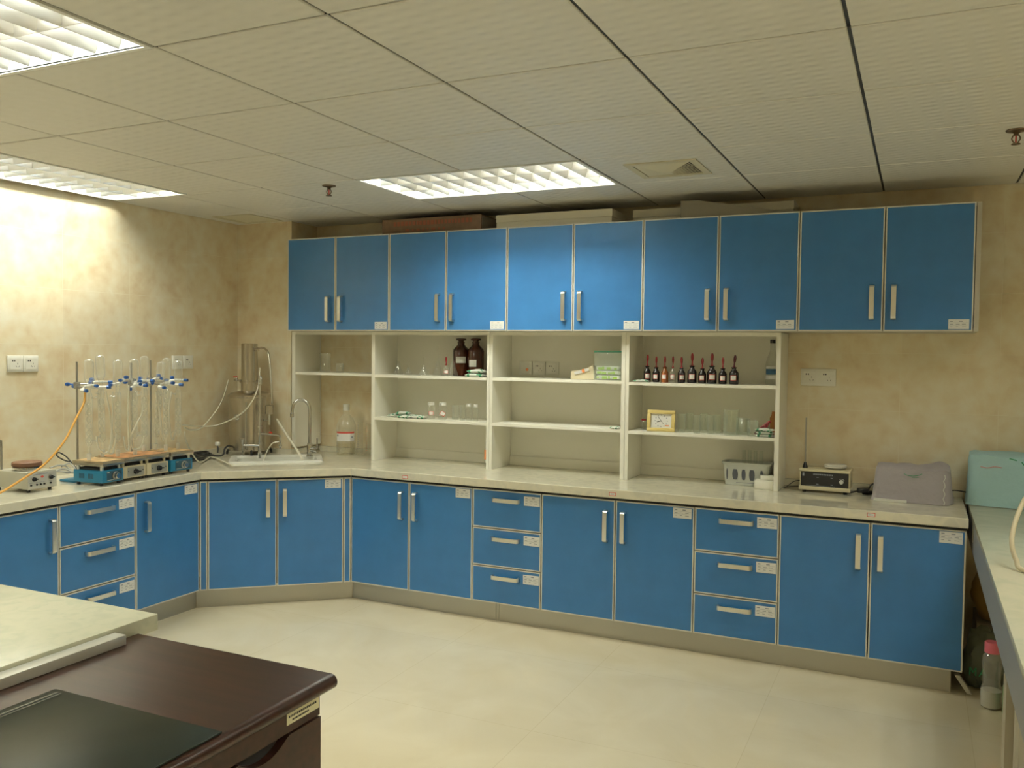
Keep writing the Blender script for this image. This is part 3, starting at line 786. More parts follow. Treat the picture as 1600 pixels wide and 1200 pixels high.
# ------------------------------------------------------------------ faucet, jug and glassware by the sink
tp = at(484, 708, 2, ZC); tp = Vector((at(484, 690, 1, 4.645)[0], 4.645, ZC))
fd = at(457, 650, 1, 4.6)
t = thing('faucet', 'chrome gooseneck faucet with side lever behind the sink', 'faucet', tp, 0)
s = MB(); s.lathe((0, 0, 0), [(.026, 0), (.026, .006), (.018, .012), (.018, .075), (.014, .09)], 20); s.build('body', M_CHROME, t)
s = MB(); s.tube([(0, 0, .08), (0, 0, .22), (0, 0, .31), (-.012, -.01, .355), (-.045, -.035, .378), (-.078, -.06, .355), (-.088, -.068, .31), (-.09, -.07, .275)], .0105, 12, 6); s.lathe((-.09, -.07, .262), [(.012, 0), (.013, .02), (.0105, .03)], 14); s.build('spout', M_CHROME, t)
s = MB(); s.cyl((.012, 0, .045), (.075, -.01, .045), .016, .017); s.cyl((.066, -.009, .05), (.068, -.009, .125), .0045, .0055); s.build('lever_handle', M_CHROME, t)

def bottle(name, label, cat, p, r, h, neck_r, glassm, capm=None, cap_h=.02, cap_r=None, shoulder=.7, lab=None, group=None, liquid=None, rz=None, stopper=False):
    t = thing(name, label, cat, p, rz if rz is not None else math.atan2(-p[0], p[1]), group)
    hs = h * shoulder
    prof = [(r * .9, .0), (r, h * .02), (r, hs * .92), (r * .92, hs), (r * .62, hs + (h - hs) * .35), (neck_r * 1.05, hs + (h - hs) * .55), (neck_r, hs + (h - hs) * .65), (neck_r, h * .97), (neck_r * 1.12, h * .98), (neck_r * 1.12, h)]
    s = MB(); s.lathe((0, 0, .0005), prof, 22); s.build('body', glassm, t)
    if liquid:
        s = MB(); s.lathe((0, 0, .003), [(r * .85, 0), (r * .96, h * .02), (r * .96, h * liquid[0])], 22); s.build('contents', liquid[1], t)
    if capm:
        cr = cap_r or neck_r * 1.25
        s = MB(); s.lathe((0, 0, h - cap_h * .55), [(cr, 0), (cr, cap_h * .95), (cr * .92, cap_h)], 20); s.build('cap', capm, t)
    if stopper:
        s = MB(); s.lathe((0, 0, h), [(neck_r * .8, 0), (neck_r * .8, .006), (neck_r * 1.45, .010), (neck_r * 1.5, .018), (neck_r * 1.1, .022)], 20); s.build('stopper', glassm, t)
    for (a0, a1, z0, z1, mt_) in (lab or []):
        s = MB(); n = 8; R = r * 1.012
        for k in range(n):
            b0, b1 = math.radians(a0 + (a1 - a0) * k / n), math.radians(a0 + (a1 - a0) * (k + 1) / n)
            s.poly([(R * math.sin(b0), -R * math.cos(b0), z0), (R * math.sin(b1), -R * math.cos(b1), z0), (R * math.sin(b1), -R * math.cos(b1), z1), (R * math.sin(b0), -R * math.cos(b0), z1)])
        s.build('label', mt_, t)
    return t
M_LIQ = glass('pale_liquid', (.97, .95, .88), haze=.08, hazecol=(.8, .76, .62))
p = at(545, 710, 2, ZC)
bottle('reagent_jug', 'tall clear reagent jug with white cap and red-striped label, beside the faucet', 'bottle', (p.x, p.y - .03, ZC), .066, .325, .020, M_GLASS, M_WHITE, .042, .022, .66,
       [(-68, 52, .098, .150, M_PAPER), (-68, 52, .150, .162, M_REDP), (-64, -50, .130, .142, M_INK), (30, 44, .12, .132, M_INK)], liquid=(.25, M_LIQ))
def grad_cylinder(label, p, r, h, marks):
    t = thing('graduated_cylinder', label, 'measuring cylinder', p, -.35, 'graduated cylinders')
    s = MB(); s.lathe((0, 0, .0005), [(r * 1.6, 0), (r * 1.6, .006), (r, .012), (r, h), (r * 1.1, h + .002)], 20, cap=False); s.build('body', M_GLASS, t)
    s = MB()
    for k in range(12):
        z = .03 + (h - .05) * k / 11; l = .014 if k % 3 == 0 else .009
        s.box(-l / 2, l / 2, -r - .0012, -r - .0002, z, z + .0022)
    s.build('scale_marks', marks, t)
q = at(556, 712, 2, ZC); grad_cylinder('clear glass graduated cylinder with dark scale marks beside the reagent jug', (q.x + .02, q.y + .02, ZC), .018, .225, M_INK)
q = at(567, 712, 2, ZC); grad_cylinder('plastic graduated cylinder with orange scale marks next to the shelf side', (q.x + .004, q.y + .065, ZC), .020, .21, M_ORANGE)
t = thing('funnel', 'red plastic funnel half hidden behind the shelf side near the jug', 'funnel', (-3.155 - .06, 4.80, ZC), 0)
s = MB(); s.lathe((0, 0, .0), [(.006, .0), (.008, .06), (.012, .075), (.045, .135), (.047, .14), (.043, .138), (.010, .078)], 20); s.build('cone', M_RED, t)

# items on the shelves: pixel x, front offset, shelf height
def sp(px, dy, z):
    p = at(px, 600, 1, YS + dy); return (p.x, YS + dy, z)
S1, S2 = ZS1, ZS2
S1b, S2b = ZS1 - .005, ZS2 - .004
def beaker(name, label, p, r, h, group, mt=M_GLASS, cat='beaker'):
    t = thing(name, label, cat, p, 0, group)
    s = MB(); s.lathe((0, 0, .0005), [(r * .92, 0), (r, .006), (r, h - .004), (r * 1.08, h), (r * 1.04, h), (r * .96, h - .004), (r * .96, .008), (r * .3, .004)], 22); s.build('body', mt, t)
    return t
beaker('glass_beaker', 'empty glass beaker alone on the shelf of the bay above the faucet', sp(508, .1, ZS1 + .004), .036, .125, None)
beaker('glass_beaker', 'low empty glass beaker next to the taller one above the faucet', sp(531, .13, ZS1 + .004), .026, .06, None)
def flask(label, p, r, h):
    t = thing('conical_flask', label, 'flask', p, 0, 'conical flasks and funnels on the upper shelf')
    s = MB(); s.lathe((0, 0, .0005), [(r * .85, 0), (r, .005), (r * .95, .012), (r * .26, h * .68), (r * .22, h * .75), (r * .22, h), (r * .28, h + .002)], 20); s.build('body', M_GLASS, t)
def inv_funnel(label, p, r, h):
    t = thing('glass_funnel', label, 'funnel', p, 0, 'conical flasks and funnels on the upper shelf')
    s = MB(); s.lathe((0, 0, .0005), [(r, 0), (r * .98, .003), (.006, h * .5), (.0035, h * .55), (.0025, h)], 20, cap=False); s.build('body', M_GLASS, t)
flask('leftmost conical flask on the upper shelf left of the brown bottles', sp(622, .12, S1), .034, .085)
flask('low glass flask second from the left on that upper shelf', sp(638, .07, S1), .026, .06)
inv_funnel('inverted glass funnel without visible stem, third on that upper shelf', sp(662, .09, S1), .034, .115)
inv_funnel('inverted glass funnel with a tall thin stem left of the small dropper bottle', sp(684, .08, S1), .033, .185)
inv_funnel('inverted glass funnel with tall stem right in front of the brown bottles', sp(707, .06, S1), .036, .19)
def dropper(label, p, r, h, gm, teat=M_REDRUB, tilt=0, group='dropper bottles in a row', lab=True):
    t = thing('dropper_bottle', label, 'dropper bottle', p, math.atan2(-p[0], p[1]) + random.uniform(-.3, .3), group)
    s = MB(); s.lathe((0, 0, .0005), [(r * .92, 0), (r, .004), (r, h * .56), (r * .8, h * .64), (r * .5, h * .72), (r * .46, h * .80), (r * .62, h * .82), (r * .62, h * .86)], 20); s.build('body', gm, t)
    Tt = Matrix.Translation(Vector((0, 0, h * .86))) @ Matrix.Rotation(tilt, 4, 'Y')
    s = MB(); hh = h * .62; s.lathe((0, 0, 0), [(r * .34, -.004), (r * .36, .003), (r * .18, .006), (r * .17, hh * .35), (r * .28, hh * .5), (r * .32, hh * .72), (r * .24, hh * .92), (r * .08, hh)], 14, Tt.to_3x3()); 
    s.bm.transform(Matrix.Translation(Vector((0, 0, h * .86)))); s.build('rubber_teat', teat, t)
    if lab:
        s = MB(); R = r * 1.015; n = 6
        for (hw, zz0, zz1, mm, dR) in ((36, h * .2, h * .46, M_REDP, 0), (31, h * .225, h * .435, M_PAPER, .0004)):
            s.m(mm)
            for k in range(n):
                b0, b1 = math.radians(-hw + 2 * hw * k / n), math.radians(-hw + 2 * hw * (k + 1) / n); RR = R + dR
                s.poly([(RR * math.sin(b0), -RR * math.cos(b0), zz0), (RR * math.sin(b1), -RR * math.cos(b1), zz0), (RR * math.sin(b1), -RR * math.cos(b1), zz1), (RR * math.sin(b0), -RR * math.cos(b0), zz1)])
        s.build('label', None, t)
dropper('small dark dropper bottle between two glass funnels beside the big brown bottles', sp(697, .05, S1), .021, .082, M_GLASS, M_REDRUB, group=None, lab=True)
bottle('brown_bottle', 'left one of two large brown glass reagent bottles with flat stoppers', 'bottle', sp(720, .15, S1), .052, .215, .022, M_BROWN, None, lab=[(-38, 34, .082, .122, M_PAPER)], shoulder=.78, stopper=True, group='large brown reagent bottles')
bottle('brown_bottle', 'right one of two large brown glass reagent bottles, against the shelf side', 'bottle', sp(743, .15, S1), .052, .215, .022, M_BROWN, None, lab=[(-52, 4, .06, .102, M_PAPER)], shoulder=.78, stopper=True, group='large brown reagent bottles')

def packet(label, p, lx, ly, h, rz=0, group='white foil packets with green print', tilt=0):
    t = MB(); n = 8
    seed = random.random() * 50
    def P(i, j, top):
        u, v = -1 + 2 * i / n, -1 + 2 * j / n
        e = max(0, 1 - u ** 4) * max(0, 1 - v ** 4)
        z = h * .5 + (h * .5 * e if top else -h * .5 * min(1, e * 3))
        if top: z += h * .35 * noise.noise(Vector((u * 1.8 + seed, v * 1.8, 0))) * e
        return Vector((u * lx / 2 * (1 - .05 * v * v), v * ly / 2, max(z, .0003)))
    g = {}
    for top in (0, 1):
        for i in range(n + 1):
            for j in range(n + 1):
                edge = i in (0, n) or j in (0, n)
                if edge and top: g[1, i, j] = g[0, i, j]; continue
                g[top, i, j] = t.bm.verts.new(P(i, j, top))
    t.m(M_FOIL); t.m(M_GPRINT); t.m(M_FOIL)
    rr = random.Random(int(seed * 10))
    for top in (0, 1):
        for i in range(n):
            for j in range(n):
                f = t.bm.faces.new([g[top, i, j], g[top, i + 1, j], g[top, i + 1, j + 1], g[top, i, j + 1]])
                f.material_index = 1 if (i in (1, 6) and rr.random() < .75) or rr.random() < .06 else 0
    o = t.build('foil_packet', sm=True); o.location = (p[0], p[1], p[2] + .0005); o.rotation_euler = (tilt, 0, rz)
    tag(o, label, 'packet', group); return o
a = sp(758, .05, S1)
packet('crumpled green-printed packet in front of the right brown bottle, lower one', (a[0] - .062, a[1], a[2]), .13, .08, .022, .1)
packet('crumpled green-printed packet in front of the right brown bottle, topmost', (a[0] - .055, a[1] + .005, a[2] + .024), .12, .08, .022, -.15)
for i, (px, dy, dz, rz, l) in enumerate(((618, .09, 0, .1, 'leftmost packet of the loose pile on the middle shelf'), (634, .04, 0, -.1, 'front packet of the loose pile on the middle shelf'),
        (646, .11, 0, .2, 'rear right packet of the loose pile on the middle shelf'), (655, .05, .0, -.4, 'rightmost packet of the loose pile on the middle shelf'), (630, .08, .019, .35, 'packet lying on top of the loose pile on the middle shelf'))):
    q = sp(px, dy, S2 + dz); packet('white green-printed ' + l, q, .1, .07, .018, rz)
q = sp(962, .03, S2); packet('small white packet at the right end of the empty middle bay shelf', q, .055, .06, .014, 0)
q = sp(1003, .04, S1b); packet('flat white packet left of the row of dropper bottles', (q[0] - .005, q[1], q[2]), .10, .07, .012, .1)
for i, (dz, rz, l) in enumerate(((0, 0, 'lowest of the three'), (.015, .2, 'middle one of the three'), (.030, -.2, 'top one of the three'))):
    q = sp(1200, .05, S2b + dz); packet('green-printed packet %s stacked right of the glassware below the dropper bottles' % l, (q[0] - .01, q[1], q[2]), .095, .075, .014, rz)

def jar(label, p, r, h, lab=None, capc=M_WHITE, capr=1.0, grp='small glass jars on the middle shelf'):
    t = thing('glass_jar', label, 'jar', p, math.atan2(-p[0], p[1]), grp)
    s = MB(); s.lathe((0, 0, .0005), [(r * .94, 0), (r, .004), (r, h * .72), (r * .75, h * .80), (r * .72, h * .86)], 20); s.build('body', M_GLASS, t)
    if capc: s = MB(); s.lathe((0, 0, h * .83), [(r * .82 * capr, 0), (r * .82 * capr, h * .16), (r * .74 * capr, h * .17)], 20); s.build('cap', capc, t)
    if lab:
        s = MB(); s.m(M_REDP); T = Matrix.Rotation(lab, 4, 'Y'); c = Vector((0, -r * 1.02, h * .36)); w_ = r * .62
        for mm, k, dd in ((M_REDP, 1, 0), (M_PAPER, .8, -.0006)):
            s.m(mm); s.poly([c + Vector((0, dd, 0)) + T @ Vector((a_ * w_ * k, 0, b_ * w_ * .8 * k)) for a_, b_ in ((-1, -1), (1, -1), (1, 1), (-1, 1))])
        s.build('label', None, t, sm=False)
jar('small glass jar with white lid and red-edged label, leftmost of the jars', sp(674, .07, S2), .024, .105, .02)
jar('small glass jar with white lid and tilted red-edged label, second of the jars', sp(692, .07, S2), .027, .107, .5)
beaker('weighing_bottle', 'tall clear tube jar without lid, third in the row of jars', sp(712, .10, S2), .022, .09, 'small glass jars on the middle shelf', cat='jar')
beaker('weighing_bottle', 'tall clear tube jar without lid, fourth in the row of jars', sp(723, .07, S2), .018, .095, 'small glass jars on the middle shelf', cat='jar')
jar('slim glass vial with white cap, left one of the two at the right end', sp(733, .09, S2), .018, .105, None)
jar('slim glass vial with white cap, right one of the two at the right end', sp(743.5, .06, S2), .017, .105, None)
# tall item at the right end of the bottom of bay two
q = sp(758, .04, ZC); 
bottle('slim_bottle', 'slim bottle with orange label standing on the worktop behind the shelf side', 'bottle', (q[0] + .004, q[1] + .03, ZC), .018, .15, .008, M_GLASS, M_WHITE, .02, lab=[(-100, 60, .05, .11, M_ORANGE)])

# folded paper bag and clear zip bag with green print, middle bay upper shelf
t = thing('paper_bag', 'folded cream paper bag with a small red print, beside the clear zip bag', 'bag', sp(915, .09, S1), .05)
s = MB(); s.prism([(-.085, 0), (.06, 0), (.065, .03), (.05, .085), (.01, .062), (-.05, .048), (-.08, .05)], -.03, .03, Matrix(((1, 0, 0, 0), (0, 0, -1, 0), (0, 1, 0, 0), (0, 0, 0, 1))))
bmesh.ops.bevel(s.bm, geom=s.bm.edges[:], offset=.004, segments=2, affect='EDGES'); s.build('body', mat('cream_paper', (.74, .66, .46), .7), t)
s = MB(); T = Matrix.Translation(Vector((0, -.034, .052))) @ Matrix.Rotation(-.28, 4, 'Y'); s.m(M_PAPER).box(-.06, .03, -.002, 0, -.008, .008, T); s.m(M_ORANGE).box(-.012, .004, -.0035, -.0015, -.010, .010, T); s.build('tape', None, t, sm=False)
t = thing('zip_bag', 'clear zip bag of lime-green printed sachets against the right shelf side', 'bag', sp(950, .06, S1), 0)
n = 10; s = MB(); gr = {}
for sd in (0, 1):
    for i in range(n + 1):
        for j in range(n + 1):
            u, v = -1 + 2 * i / n, j / n
            e = max(0, 1 - u ** 4) * (1 - v) ** .5 * min(1, .35 + v * 3)
            y = (.028 * e + .002 * (1 + noise.noise(Vector((u * 3, v * 3, 5))))) * (-1 if sd == 0 else 1)
            gr[sd, i, j] = s.bm.verts.new((u * .086 * (1 + .02 * math.sin(v * 9)), y, .0006 + v * .165))
for sd in (0, 1):
    for i in range(n):
        for j in range(n): s.bm.faces.new([gr[sd, i + a_, j + b_] for a_, b_ in ((0, 0), (1, 0), (1, 1), (0, 1))])
s.build('body', glass('clear_plastic_film', (.92, .96, .93), haze=.16, hazecol=(.75, .82, .74), rough=.15), t)
s = MB(); s.box(-.086, .086, -.0035, .0035, .158, .168); s.build('zip_strip', mat('teal_zip', (.10, .42, .30), .4), t)
rr = random.Random(9)
for k in range(3):
    s = MB(); s.m(M_FOIL); z0 = .006 + k * .026
    s.box(-.07 + rr.uniform(0, .01), .07, -.016, .016, z0, z0 + .022, bev=.006)
    s.m(M_LGREEN)
    for q in range(4): x = -.062 + q * .032 + rr.uniform(-.008, .008); s.box(x, x + rr.uniform(.012, .030), -.0168, -.0158, z0 + rr.uniform(.002, .008), z0 + rr.uniform(.013, .020))
    s.build('sachet', None, t, sm=False)

# dropper bottles in a row
DB = [(1011, .105, M_DBLACK, .03, .020, 'first dropper bottle from the left, dark glass, teat leaning right'), (1025, .098, M_DBLACK, 0, .020, 'second dropper bottle from the left, dark glass with short red teat'),
      (1038.5, .10, M_BROWN2, 0, .020, 'third dropper bottle from the left, light amber glass'), (1051, .10, M_GLASS, 0, .018, 'clear glass dropper bottle, fourth from the left'),
      (1064.5, .098, M_DBLACK, 0, .021, 'fifth dropper bottle from the left, dark with white label, right of the clear one'), (1081, .112, M_DBLACK, 0, .025, 'sixth dropper bottle from the left, one of the two bigger ones'),
      (1097, .095, M_DBLACK, 0, .021, 'seventh dropper bottle from the left, the shortest'), (1112, .113, M_DBLACK, 0, .026, 'eighth dropper bottle from the left, the tallest with tilted label'),
      (1129, .098, M_DBLACK, 0, .022, 'ninth dropper bottle from the left, next to last'), (1146.5, .107, M_DBLACK, .08, .025, 'tenth dropper bottle, rightmost of the row, black teat')]
for px, h, gm, ti, r, l in DB:
    dropper(l, sp(px, .07, S1b), r, h, gm, M_REDRUB if px < 1140 else mat('black_red_rubber', (.09, .01, .02), .4), ti)
t = bottle('clear_bottle', 'clear bottle with black cap and blue label at the right end above the packets', 'bottle', (lambda q: (q[0], q[1], q[2]))(sp(1206, .20, S1b)), .036, .235, .013, M_GLASS, M_BLACK, .018, .014, .5, [(-60, 60, .055, .085, mat('blue_label', (.05, .16, .30), .5)), (-60, 60, .088, .10, M_PAPER), (-60, 60, .03, .05, M_PAPER)])

# clock
t = thing('table_clock', 'small square gold-framed clock standing on the shelf below the dropper bottles', 'clock', sp(1034, .05, S2b), .06)
w_, h_, th = .078, .118, .014
TI = Matrix.Rotation(-.12, 4, 'X')
s = MB(); e = .020
for q in ((-w_, w_, 0, e), (-w_, w_, h_ - e, h_), (-w_, -w_ + e, e, h_ - e), (w_ - e, w_, e, h_ - e)): s.box(q[0], q[1], -th, th * .2, q[2], q[3], TI, bev=.003)
s.build('frame', M_GOLD, t)
s = MB(); s.box(-w_ + e, w_ - e, -th * .3, 0, e, h_ - e, TI); fc = s.build('dial', M_PAPER, t, sm=False)
s = MB(); cz_ = h_ / 2
for k in range(12):
    a_ = 2 * PI * k / 12; T = TI @ Matrix.Translation(Vector((.034 * math.sin(a_), 0, cz_ + .032 * math.cos(a_)))); s.box(-.0022, .0022, -th * .3 - .0008, -th * .3, -.003, .003, T)
s.build('hour_marks', M_INK, fc, sm=False)
for nme, L_, w2, a_ in (('minute_hand', .030, .0011, math.radians(-38)), ('hour_hand', .024, .0018, math.radians(255)), ('second_hand', .022, .0009, math.radians(140))):
    s = MB(); T = TI @ Matrix.Translation(Vector((0, -th * .3 - .0016, cz_))) @ Matrix.Rotation(a_, 4, 'Y'); s.box(-w2, w2, -.0006, .0006, -.003, L_, T); s.build(nme, M_BLACK, fc, sm=False)
s = MB(); s.box(.022, .044, -th * .3 - .0008, -th * .3, .03, .036, TI); s.build('dial_print', M_ORANGE, fc, sm=False)
jar('tiny red-capped jar half hidden behind the left of the gold clock', sp(1007, .13, S2b), .016, .06, None, M_REDRUB, grp=None)
# stack of tumblers and beakers
gl = [(1066, .08, .022, .10), (1079, .12, .020, .105), (1090, .06, .019, .10), (1101, .11, .020, .105), (1112, .06, .019, .10), (1122, .12, .020, .10)]
od = ('first', 'second', 'third', 'fourth', 'fifth', 'sixth')
for (px, dy, r, h), o_ in zip(gl, od):
    beaker('glass_tumbler', 'greenish clear glass, %s from the left right of the gold clock' % o_, sp(px, dy, S2b), r, h, 'clear glasses beside the clock', M_GLASS2, 'glass')
beaker('glass_beaker', 'tall wide glass beaker with thick rim in the middle of the glassware row', sp(1144, .07, S2b), .042, .135, None, M_GLASS2)
beaker('glass_beaker', 'wide low glass beaker right of the tall one, left of the red items', sp(1163, .10, S2b), .038, .09, None, M_GLASS2)
beaker('glass_beaker', 'small glass beaker in front at the right of the glassware row', sp(1178, .06, S2b), .03, .082, None, M_GLASS2)
t = thing('red_clip_bundle', 'dark red rubber stopper bundle leaning behind the packets on the right', 'rubber stoppers', sp(1190, .11, S2b), 0)
s = MB()
for k in range(5): s.tube([(-.03 + k * .012, 0, .006), (-.01 + k * .012, .005, .03 + .01 * k), (.01 + k * .01, .01, .05 + .006 * k)], .007, 8, 3)
s.build('tubes', M_REDRUB, t)
t = thing('amber_block', 'small orange-brown bottle in the back right corner of the glassware shelf', 'bottle', sp(1210, .20, S2b), 0)
s = MB(); s.lathe((0, 0, .0005), [(.018, 0), (.02, .004), (.02, .09), (.012, .105), (.010, .125)], 18); s.build('body', mat('orange_brown_plastic', (.50, .20, .05), .4), t)

# basket and white boxes at the bottom of bay four
t = thing('storage_basket', 'grey plastic basket with oval slots on the worktop at the right end of the shelves', 'basket', sp(1171, .17, ZC), 0)
def taper(hx0, hy0, hx1, hy1, z0, z1): return ([(-hx0, -hy0), (hx0, -hy0), (hx0, hy0), (-hx0, hy0)], [(-hx1, -hy1), (hx1, -hy1), (hx1, hy1), (-hx1, hy1)], z0, z1)
s = MB(); s.m(M_SILVERB)
def rr_ring(hx, hy, r, z): return [s.bm.verts.new((x, y, z)) for x, y in rrect(hx, hy, r, 4)]
rs = [rr_ring(.112, .055, .02, .001), rr_ring(.124, .065, .025, .112), rr_ring(.132, .072, .028, .114), rr_ring(.132, .072, .028, .125), rr_ring(.122, .062, .025, .125), rr_ring(.108, .05, .02, .006)]
for A_, B2 in zip(rs, rs[1:]):
    for i in range(len(A_)): j = (i + 1) % len(A_); s.bm.faces.new((A_[i], A_[j], B2[j], B2[i]))
s.bm.faces.new(rs[0][::-1]); s.bm.faces.new(rs[-1]); s.build('body', None, t)
s = MB()
for i, (x, w2, zz) in enumerate(((-.055, .015, .05), (-.010, .011, .05), (.034, .015, .05), (-.098, .004, .03), (.085, .008, .035))):
    n_ = 14; pts = [(w2 * math.cos(2 * PI * k / n_), .034 * max(-1, min(1, 1.25 * math.sin(2 * PI * k / n_)))) for k in range(n_)]
    s.poly([(x + a_, -.0575 - .0095 * ((.058 + b_) / .11), .060 + b_ * .85) for a_, b_ in pts])
s.build('slots', mat('dark_slot', (.09, .10, .12), .5), t)
s = MB(); s.box(-.05, .06, -.0572, -.0562, .014, .017); s.build('base_print', M_INK, t)
q = at(1188, 762, 2, ZC)
t = thing('white_box', 'small white box on the worktop between basket and shelf side, lower one', 'box', (-.725, YS + .07, ZC), .0)
s = MB(); s.box(-.048, .048, -.04, .04, 0.0005, .045, bev=.002); s.build('body', M_SHELF, t)
t = thing('white_box', 'small white box lying on top of the lower one beside the basket', 'box', (-.715, YS + .085, ZC + .0455), .15)
s = MB(); s.box(-.035, .035, -.03, .03, 0, .022, bev=.002); s.build('body', M_SHELF, t)
# test tube rack of thin glass tubes behind the basket
for i, px in enumerate((1165, 1174, 1183, 1192)):
    t = thing('test_tube', ('leftmost', 'second', 'third', 'rightmost')[i] + ' of the four thin glass tubes standing in the grey basket', 'test tube', sp(px, .17, ZC + .006), 0, 'thin glass tubes in the basket')
    s = MB(); s.lathe((0, 0, .001), [(.002, 0), (.008, .005), (.0095, .012), (.0095, .18), (.011, .182)], 12, cap=False); s.build('body', M_GLASS2, t)
# ------------------------------------------------------------------ instruments right of the shelves
t = thing('heating_stirrer', 'black-fronted magnetic stirrer with steel plate and rod, right of the shelves', 'magnetic stirrer', (-.424, 4.72, ZC), -.02)
s = MB(); s.m(M_HPC).box(-.122, .122, -.0, .15, .022, .118, bev=.003); s.box(-.126, .126, -.006, .0, .014, .034, bev=.002); s.box(-.124, .124, -.008, .15, .110, .122, bev=.002); s.build('casing', mat('cream_grey_casing', (.50, .48, .38), .4), t)
s = MB(); s.box(-.116, .116, -.0035, .0005, .034, .108); fp = s.build('front_panel', M_BLACK, t, sm=False)
s = MB(); rr = random.Random(2); x = -.055
while x < .04: w2 = rr.uniform(.004, .008); s.box(x, x + w2, -.0045, -.003, .093, .100); x += w2 + .002
s.box(-.09, .05, -.0045, -.003, .037, .0385)
s.box(-.108, -.100, -.0045, -.003, .085, .102)
for xx in (-.04, .03): s.box(xx, xx + .012, -.0045, -.003, .08, .083); s.box(xx, xx + .012, -.0045, -.003, .045, .048)
s.build('panel_print', M_INK, fp, sm=False)
s = MB(); s.cyl((.082, -.003, .065), (.082, -.016, .065), .011, .009, 20); s.tube([(.082 + .016 * math.cos(a_), -.0042, .065 + .016 * math.sin(a_)) for a_ in (2.2, 1.6, 1.0, .5)], .0012, 6, 4); s.build('knob', M_WHITE, t)
s = MB(); s.cyl((.045, .07, .122), (.045, .07, .128), .03, seg=24); s.lathe((.045, .07, .128), [(.050, 0), (.056, .003), (.056, .014), (.052, .018), (.001, .018)], 28); s.build('steel_plate', M_ALU, t)
s = MB(); s.lathe((-.102, .04, .122), [(.014, 0), (.011, .012), (.007, .026), (.0055, .03)], 14); s.build('rod_clamp', M_BLACK, t)
s = MB(); s.cyl((-.102, .04, .12), (-.102, .04, .385), .0038, seg=10); s.build('support_rod', M_ROD, t)
for sx in (-.1, .1):
    for sy in (.012, .13): s = MB(); s.cyl((sx, sy, .0005), (sx, sy, .022), .010); s.build('foot', M_BLACK, t)
def cord(label, pts, r=.0035, mt=M_RUB, name='black_cable', cat='cord', seg=8):
    s = MB(); s.tube(pts, r, seg, 7); o = s.build(name, mt); return tag(o, label, cat)
zc_ = ZC + .0045
s = MB(); s.tube([(-.55, 4.79, ZC + .05), (-.58, 4.76, ZC + .045), (-.62, 4.76, ZC + .012), (-.635, 4.80, zc_), (-.60, 4.86, zc_), (-.56, 4.90, zc_)], .0026, 6, 7)
tag(s.build('black_cable', M_RUB), 'thin black cord looping left of the black-fronted stirrer', 'cord')
t = thing('power_plug', 'black power plugs and cords between the stirrer and the grey cover', 'power plug', (-.24, 4.76, ZC), .3)
s = MB(); s.box(-.03, .025, -.014, .014, .012, .036, bev=.006); s.box(-.0, .05, .01, .03, .001, .022, bev=.006); s.build('plug_body', M_BLACK, t)
s = MB(); s.tube([(-.03, 0, .02), (-.055, .01, .012), (-.062, .03, .008)], .004, 8, 5); s.tube([(.024, 0, .022), (.04, .0, .055), (.08, .02, .06), (.1, .04, .02)], .004, 8, 5); s.tube([(.05, .02, .01), (.07, .0, .03), (.1, .01, .035)], .004, 8, 5); s.build('cord', M_RUB, t)

def cover(name, label, cx, cy, lx, ly, h, mt, seed, rz=0, flare=.04, humps=(), tz=0):
    """cloth cover draped over a boxy instrument"""
    n = 26; nz = 12; s = MB(); rows = []
    def ringp(f):   # f 0..1 bottom to top, returns loop of points
        pts = []
        for k in range(4 * n):
            sd, u = divmod(k, n); u = -1 + 2 * u / n
            x, y = ((u, -1), (1, u), (-u, 1), (-1, -u))[sd]
            pts.append((x, y))
        return pts
    base = ringp(0)
    def disp(x, y, z):
        v = Vector((x * 1.7 + seed, y * 1.7, z * 2.2)); return noise.noise(v) * .5 + noise.noise(v * 2.3) * .3
    def topz(x, y):
        z = h + disp(x, y, 3) * .018
        for hx, hy, hh, hr in humps: z += hh * math.exp(-((x - hx) ** 2 + (y - hy) ** 2) / hr)
        return z
    for j in range(nz + 1):
        f = j / nz; row = []
        for x, y in base:
            r_ = 1 + flare * (1 - f) ** 1.5 + .04 * disp(x, y, f * 1.5) + .03 * math.sin(8 * math.atan2(y, x) + seed) * (1 - f) ** 2
            r2 = (abs(x) ** 6 + abs(y) ** 6) ** (1 / 6)
            X, Y = x / r2 * r_, y / r2 * r_
            if f > .9: X *= .985; Y *= .975
            zt2 = topz(x, y); row.append(s.bm.verts.new((X * lx / 2, Y * ly / 2, .001 + f * zt2 - (.008 if f == 1 else 0))))
        rows.append(row)
    for k in range(1, n // 2):
        f = 1 - k / (n / 2); row = []
        for x, y in base:
            r2 = (abs(x) ** 6 + abs(y) ** 6) ** (1 / 6); X, Y = x / r2 * f, y / r2 * f
            row.append(s.bm.verts.new((X * lx / 2 * .975, Y * ly / 2 * .965, topz(X, Y))))
        rows.append(row)
    for A_, B2 in zip(rows, rows[1:]):
        m_ = len(A_)
        for i in range(m_): j = (i + 1) % m_; s.bm.faces.new((A_[i], A_[j], B2[j], B2[i]))
    s.bm.faces.new(rows[-1])
    t = thing(name, label, 'instrument cover', (cx, cy, ZC), rz)
    s.build('cloth', mt, t)
    return t, topz
t, tz = cover('covered_instrument', 'instrument under a grey cloth cover on the worktop near its right end', -.012, 4.74, .335, .23, .168, M_GREYC, 3.1, -.03, .085, ((.85, .9, .02, .1),))
s = MB(); s.tube([(.142 + .004 * math.sin(k * 2.2), -.127 - .0035, .003 + .0145 * k) for k in range(11)] , .0016, 6, 2); s.build('seam', M_FOIL, t)
s = MB(); s.tube([(-.035, -.124, .141), (-.01, -.124, .133), (.02, -.124, .135), (.045, -.124, .146)], .0016, 5, 4); s.tube([(-.0, -.1245, .126), (.03, -.1245, .128)], .0012, 5, 0); s.build('green_scribble', M_GPRINT, t)
